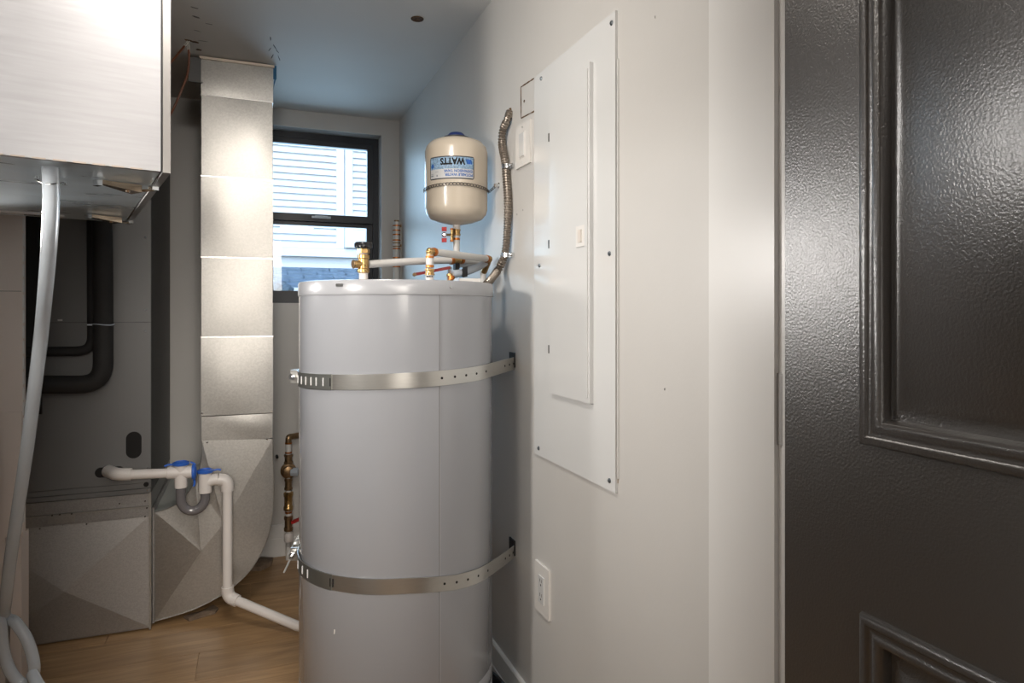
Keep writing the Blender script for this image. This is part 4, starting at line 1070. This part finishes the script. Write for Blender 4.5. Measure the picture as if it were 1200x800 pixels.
# ------------------------------------------------------------------ lower valve stack on the back wall
YS = 3.26
vs_ = thing('valve_stack', 'stack of brass valves and copper rings low on the back wall', 'valve', (A(338, 560, YS).x, YS, 0.03))
cx = A(338, 560, YS).x
Z = lambda v: Vector((cx, YS, A(338, v, YS).z))
pipe(vs_, [Z(640), Z(512)], 0.0125, M_pex)
bm = B(); bend(bm, [Z(520), Z(512), Z(512)+Vector((0.05, 0.03, 0))], 0.014, 0.01); obj('elbow', bm, M_brassdk, vs_, smooth=50)
for v in (519, 530, 588, 600): ring(vs_, Z(v), (0, 0, 1), 0.0155, 0.008, M_copper)
fitting(vs_, Z(543), Z(532), 0.020, M_brassdk)
bm = B(); lathe(bm, [(0.018, -0.03), (0.034, -0.026), (0.036, 0), (0.026, 0.006), (0.024, 0.02), (0.012, 0.024)], Z(551)+Vector((0, -0.01, 0)), 24, (0, -1, 0)); obj('valve_body', bm, M_brassdk, vs_, smooth=35)
bm = B(); lathe(bm, [(0.020, 0), (0.020, 0.030), (0.014, 0.034)], Z(552)+Vector((0.012, -0.02, 0)), 8, (1, -.35, 0)); tag(obj('hex_cap', bm, M_pexgrey, vs_), 'pale eight-sided plastic cap')
fitting(vs_, Z(574), Z(560), 0.018, M_brassdk); fitting(vs_, Z(598), Z(576), 0.0215, M_brass, seg=8)
fitting(vs_, Z(622), Z(604), 0.020, M_brassdk, 'valve_body')
bm = B(); obox(bm, Z(609)+Vector((0.035, -0.02, 0.0)), (1, -.2, .45), (0, 1, 0), (-.45, 0, 1), 0.026, 0.009, 0.006); obj('lever', bm, M_red, vs_, bevel=0.003)
fitting(vs_, Z(634), Z(624), 0.020, M_pvc, flange=False)
pipe(vs_, [Z(634), Vector((cx, YS, 0.0))], 0.0125, M_pex)
bm = B(); lathe(bm, [(0.006, 0), (0.006, 0.035), (0.002, 0.04)], A(324.5, 534, BY), 10, (0, -1, 0)); obj('wall_hook', bm, M_black, vs_)

# pipes in the corner right of the window
cs_ = thing('corner_pipe_stack', 'white vertical pipe with copper rings in the corner right of the window', 'pipe', (0.640, 3.27, 0.0), 0)
YC = 3.27
cx2 = A(464.7, 300, YC).x
Z2 = lambda v: Vector((cx2, YC, A(464.7, v, YC).z))
pipe(cs_, [Z2(260), Vector((cx2, YC, 0.0))], 0.0165, M_pex)
for v in (264.5, 270, 275, 281.5, 291.5, 302, 312.5): ring(cs_, Z2(v), (0, 0, 1), 0.0195, 0.0065, M_copper)
fitting(cs_, Z2(289.5), Z2(284), 0.019, M_brassdk); fitting(cs_, Z2(261), Z2(258), 0.013, M_brassdk)
pp = A(470.6, 300, 3.285); pipe(cs_, [Vector((pp.x, pp.y, A(470, 259, 3.29).z)), Vector((pp.x, pp.y, 0.0))], 0.0085, M_pex, 'thin_pipe')
for v in (265, 288): ring(cs_, Vector((pp.x, pp.y, A(470, v, 3.29).z)), (0, 0, 1), 0.011, 0.012, M_brassdk, 'coupling')

# ------------------------------------------------------------------ hanging galvanised box
tF = 1.30
BP = atT(200, 203, tF); rz = math.atan2(0.2235, 0.9747)
DEP = 0.905; HB_ = CEIL-0.004-BP.z
eb = thing('equipment_box', 'big galvanised metal box hanging from the ceiling at upper left', 'metal box', BP, rz)
W_ = 0.95
obj('box_body', bx(-W_, -0.016, 0.014, DEP, 0.004, HB_), M_boxunder, eb, local=True)
obj('side_frame', bx(-0.0135, 0, 0, DEP+0.004, 0, HB_), mat('side_frame_sheet', (.30, .29, .28), .4, .7), eb, local=True, bevel=0.001)
obj('gasket', bx(-W_, -0.014, 0.001, 0.016, 0.0035, HB_), M_black, eb, local=True)
fp = obj('front_panel', bx(-W_, -0.019, -0.014, 0.000, -0.001, HB_), M_boxfront, eb, local=True, bevel=0.002)
bm = B()
x_ = -W_+.01
while x_ < -0.04:
    box(bm, x_, x_+0.020, -0.0155, -0.0135, -0.0018, 0.0008); x_ += 0.030
obj('edge_staples', bm, mat('warm_edge', (.36, .30, .25), .4, .6), fp, local=True)
# underside fittings; place by points on the underside plane
inv = Matrix.Rotation(-rz, 4, 'Z')
def UB(u, v, dz=0): p = atZ(u, v, BP.z); return inv @ (p-BP) + Vector((0, 0, dz))
for a_, b_, c_ in (((118, 212), (160, 219), (180, 218)), ((106, 252), (138, 256), (152, 258))):
    p, q, s = UB(*a_), UB(*b_), UB(*c_)
    s.x = min(s.x, -0.004)
    d_ = (q-p).normalized(); n_ = Vector((-d_.y, d_.x, 0)); L_ = (q-p).length
    bm = B()
    lo = [p+n_*.006, p-n_*.006, q-n_*.020, q+n_*.020]
    va = [bm.verts.new(v_+Vector((0, 0, 0.002))) for v_ in lo]; vb = [bm.verts.new(v_+Vector((0, 0, -0.006 if i < 2 else -0.014))) for i, v_ in enumerate(lo)]
    bm.faces.new(va); bm.faces.new(vb[::-1])
    for i in range(4): bm.faces.new((va[i], va[(i+1) % 4], vb[(i+1) % 4], vb[i]))
    lt = obj('latch', bm, M_goldlatch, eb, local=True, bevel=0.0015)
    bm = B(); obox(bm, p-d_*0.006+Vector((0, 0, -0.005)), d_, n_, (0, 0, 1), 0.005, 0.009, 0.006); obj('latch_bracket', bm, M_chrome, eb, local=True, bevel=0.003)
    bm = B(); obox(bm, s+Vector((0, 0, -0.004)), d_, n_, (0, 0, 1), 0.007, 0.007, 0.005); obj('latch_bracket', bm, M_chrome, eb, local=True, bevel=0.003)
    bm = B(); rod(bm, q+Vector((0, 0, -0.009)), s+Vector((0, 0, -0.008)), 0.003, 8); obj('latch_hook', bm, M_goldlatch, eb, local=True)
    bm = B(); screw(bm, p.lerp(q, .75)+Vector((0, 0, -0.009)), (0, 0, -1), 0.005, 0.006); obj('rivet', bm, M_goldlatch, eb, local=True)
p, q = UB(-2, 248.5), UB(74, 254.5)
d_ = (q-p).normalized(); n_ = Vector((-d_.y, d_.x, 0)); bm = B(); obox(bm, p.lerp(q, .5)+Vector((0, 0, 0.002)), d_, n_, (0, 0, 1), (q-p).length/2, 0.020, 0.003); sk = obj('sticker', bm, M_sticker, eb, local=True)
bm = B()
for k in range(22):
    obox(bm, p.lerp(q, .40+.016*k)+n_*(0.006 if k % 5 else 0.003)+Vector((0, 0, -0.0014)), d_, n_, (0, 0, 1), 0.0025, 0.004, 0.0003)
obox(bm, p.lerp(q, .62)-n_*0.010+Vector((0, 0, -0.0014)), d_, n_, (0, 0, 1), 0.035, 0.002, 0.0003)
obj('fine_print', bm, M_print, sk, local=True)

# clear vinyl tube
ct = thing('clear_tube', 'clear vinyl tube hanging from the metal box, ending in a coil on the floor', 'tube', atT(20, 790, 1.80))
zu = BP.z
pts = [atT(58.5, 184, 1.26), atT(59.5, 212, 1.27), atT(60, 232, 1.28), atT(59, 265, 1.30), atT(55, 320, 1.38), atT(48.5, 390, 1.51), atT(40, 460, 1.56), atT(31, 530, 1.61), atT(22, 590, 1.66), atT(13, 650, 1.70), atT(7, 700, 1.74)]
loopc = [(6, 722), (18, 729), (32, 750), (40, 778), (37, 797), (24, 800), (10, 782), (3, 755), (0, 728), (-14, 715), (-30, 740)]
pts2 = [atT(u, v, 1.80-0.003*i) for i, (u, v) in enumerate(loopc)]
bm = B(); tube(bm, spline(pts+pts2, 8), 0.0142, 18); o = obj('tube_wall', bm, M_vinyl, ct, smooth=60)
c = atT(59.5, 212.5, 1.385)
bm = B(); tube(bm, spline([atZ(43, 206.5, zu-0.001), atZ(46, 212.5, zu-0.012), atT(59.5, 215.5, 1.24), atZ(73, 214, zu-0.012), atZ(77, 215, zu-0.001)], 6), 0.0014, 6); obj('wire_clip', bm, M_steeldk, ct, smooth=60)
for u, v in ((43.5, 208), (76, 215)):
    bm = B(); c = atZ(u, v, zu-0.003); obox(bm, c, (1, .2, 0), (0, 1, 0), (0, 0, 1), 0.0045, 0.003, 0.003)
    obj('clip_foot', bm, M_chrome, ct, bevel=0.001)
# a second loose turn of the coil and its end
bm = B(); tube(bm, spline([atT(38, 790, 1.74), atT(47, 806, 1.70), atT(70, 822, 1.69)], 8), 0.0148, 18); obj('tube_end', bm, M_vinyl, ct, smooth=60)

# white housing at the far left
hx = A(27, 450, 2.42).x; zh = atY(24, 628, 2.42).z
wh_ = thing('white_housing', 'narrow pale painted metal housing at the left edge, behind the clear tube', 'metal housing', (hx-.2, 2.5, 0))
obj('housing_body', bx(hx-0.34, hx, 2.42, 2.445, zh, 1.75), M_housing, wh_, bevel=0.002)
bm = B(); zt2 = zh+0.02; k = 0
for v in range(262, 615, 18):
    z = atY(27, v, 2.42).z; box(bm, hx-0.001, hx+0.0022, 2.419, 2.43, z-0.004-0.017, z+0.017)
obj('edge_strip', bm, M_sticker, wh_)
obj('seam_line', bx(hx-0.3, hx-0.004, 2.4192, 2.4205, atY(10, 341, 2.42).z-0.0007, atY(10, 341, 2.42).z+0.0007), M_steeldk, wh_)
obj('corner_plate', bx(hx-0.05, hx-0.002, 2.412, 2.4195, zh+0.01, atY(24, 482, 2.42).z), M_housing, wh_, bevel=0.001)
xl = A(9, 640, 2.43).x
obj('support_leg', bx(xl-0.05, xl-0.006, 2.43, 2.50, 0.0, zh), M_housing, wh_, bevel=0.001)
obj('support_leg', bx(xl+0.006, xl+0.035, 2.43, 2.50, 0.0, zh), M_housing, wh_, bevel=0.001)

# thermostat wires from the ceiling
h = atZ(221, 48, CEIL)
for nm, pts, lbl in (('thermostat_wire', [atT(221, 48, 2.28), atT(213, 58, 2.26), atT(203, 70, 2.2), atT(190, 85, 2.15)], 'short brown wire from the ceiling hole going behind the metal box'),
                     ('thermostat_wire', [atT(220, 48, 2.28), atT(221.5, 65, 2.28), atT(220, 85, 2.28), atT(213, 105, 2.27), atT(203, 128, 2.26), atT(192, 148, 2.22)], 'long brown wire looping down from the ceiling hole')):
    r0 = thing(nm, lbl, 'wire', h, 0, 'brown wires from the ceiling hole')
    s = spline(pts, 8); bm = B(); tube(bm, s[5:], 0.0038, 8); obj('sheath', bm, M_wire, r0, smooth=60)
    bm = B(); tube(bm, [p+Vector((.003, 0, 0)) for p in s[:7]], 0.0013, 6); tube(bm, [p+Vector((-.003, 0, 0)) for p in s[:7]], 0.0013, 6); obj('bare_strands', bm, M_wirewhite, r0, smooth=60)
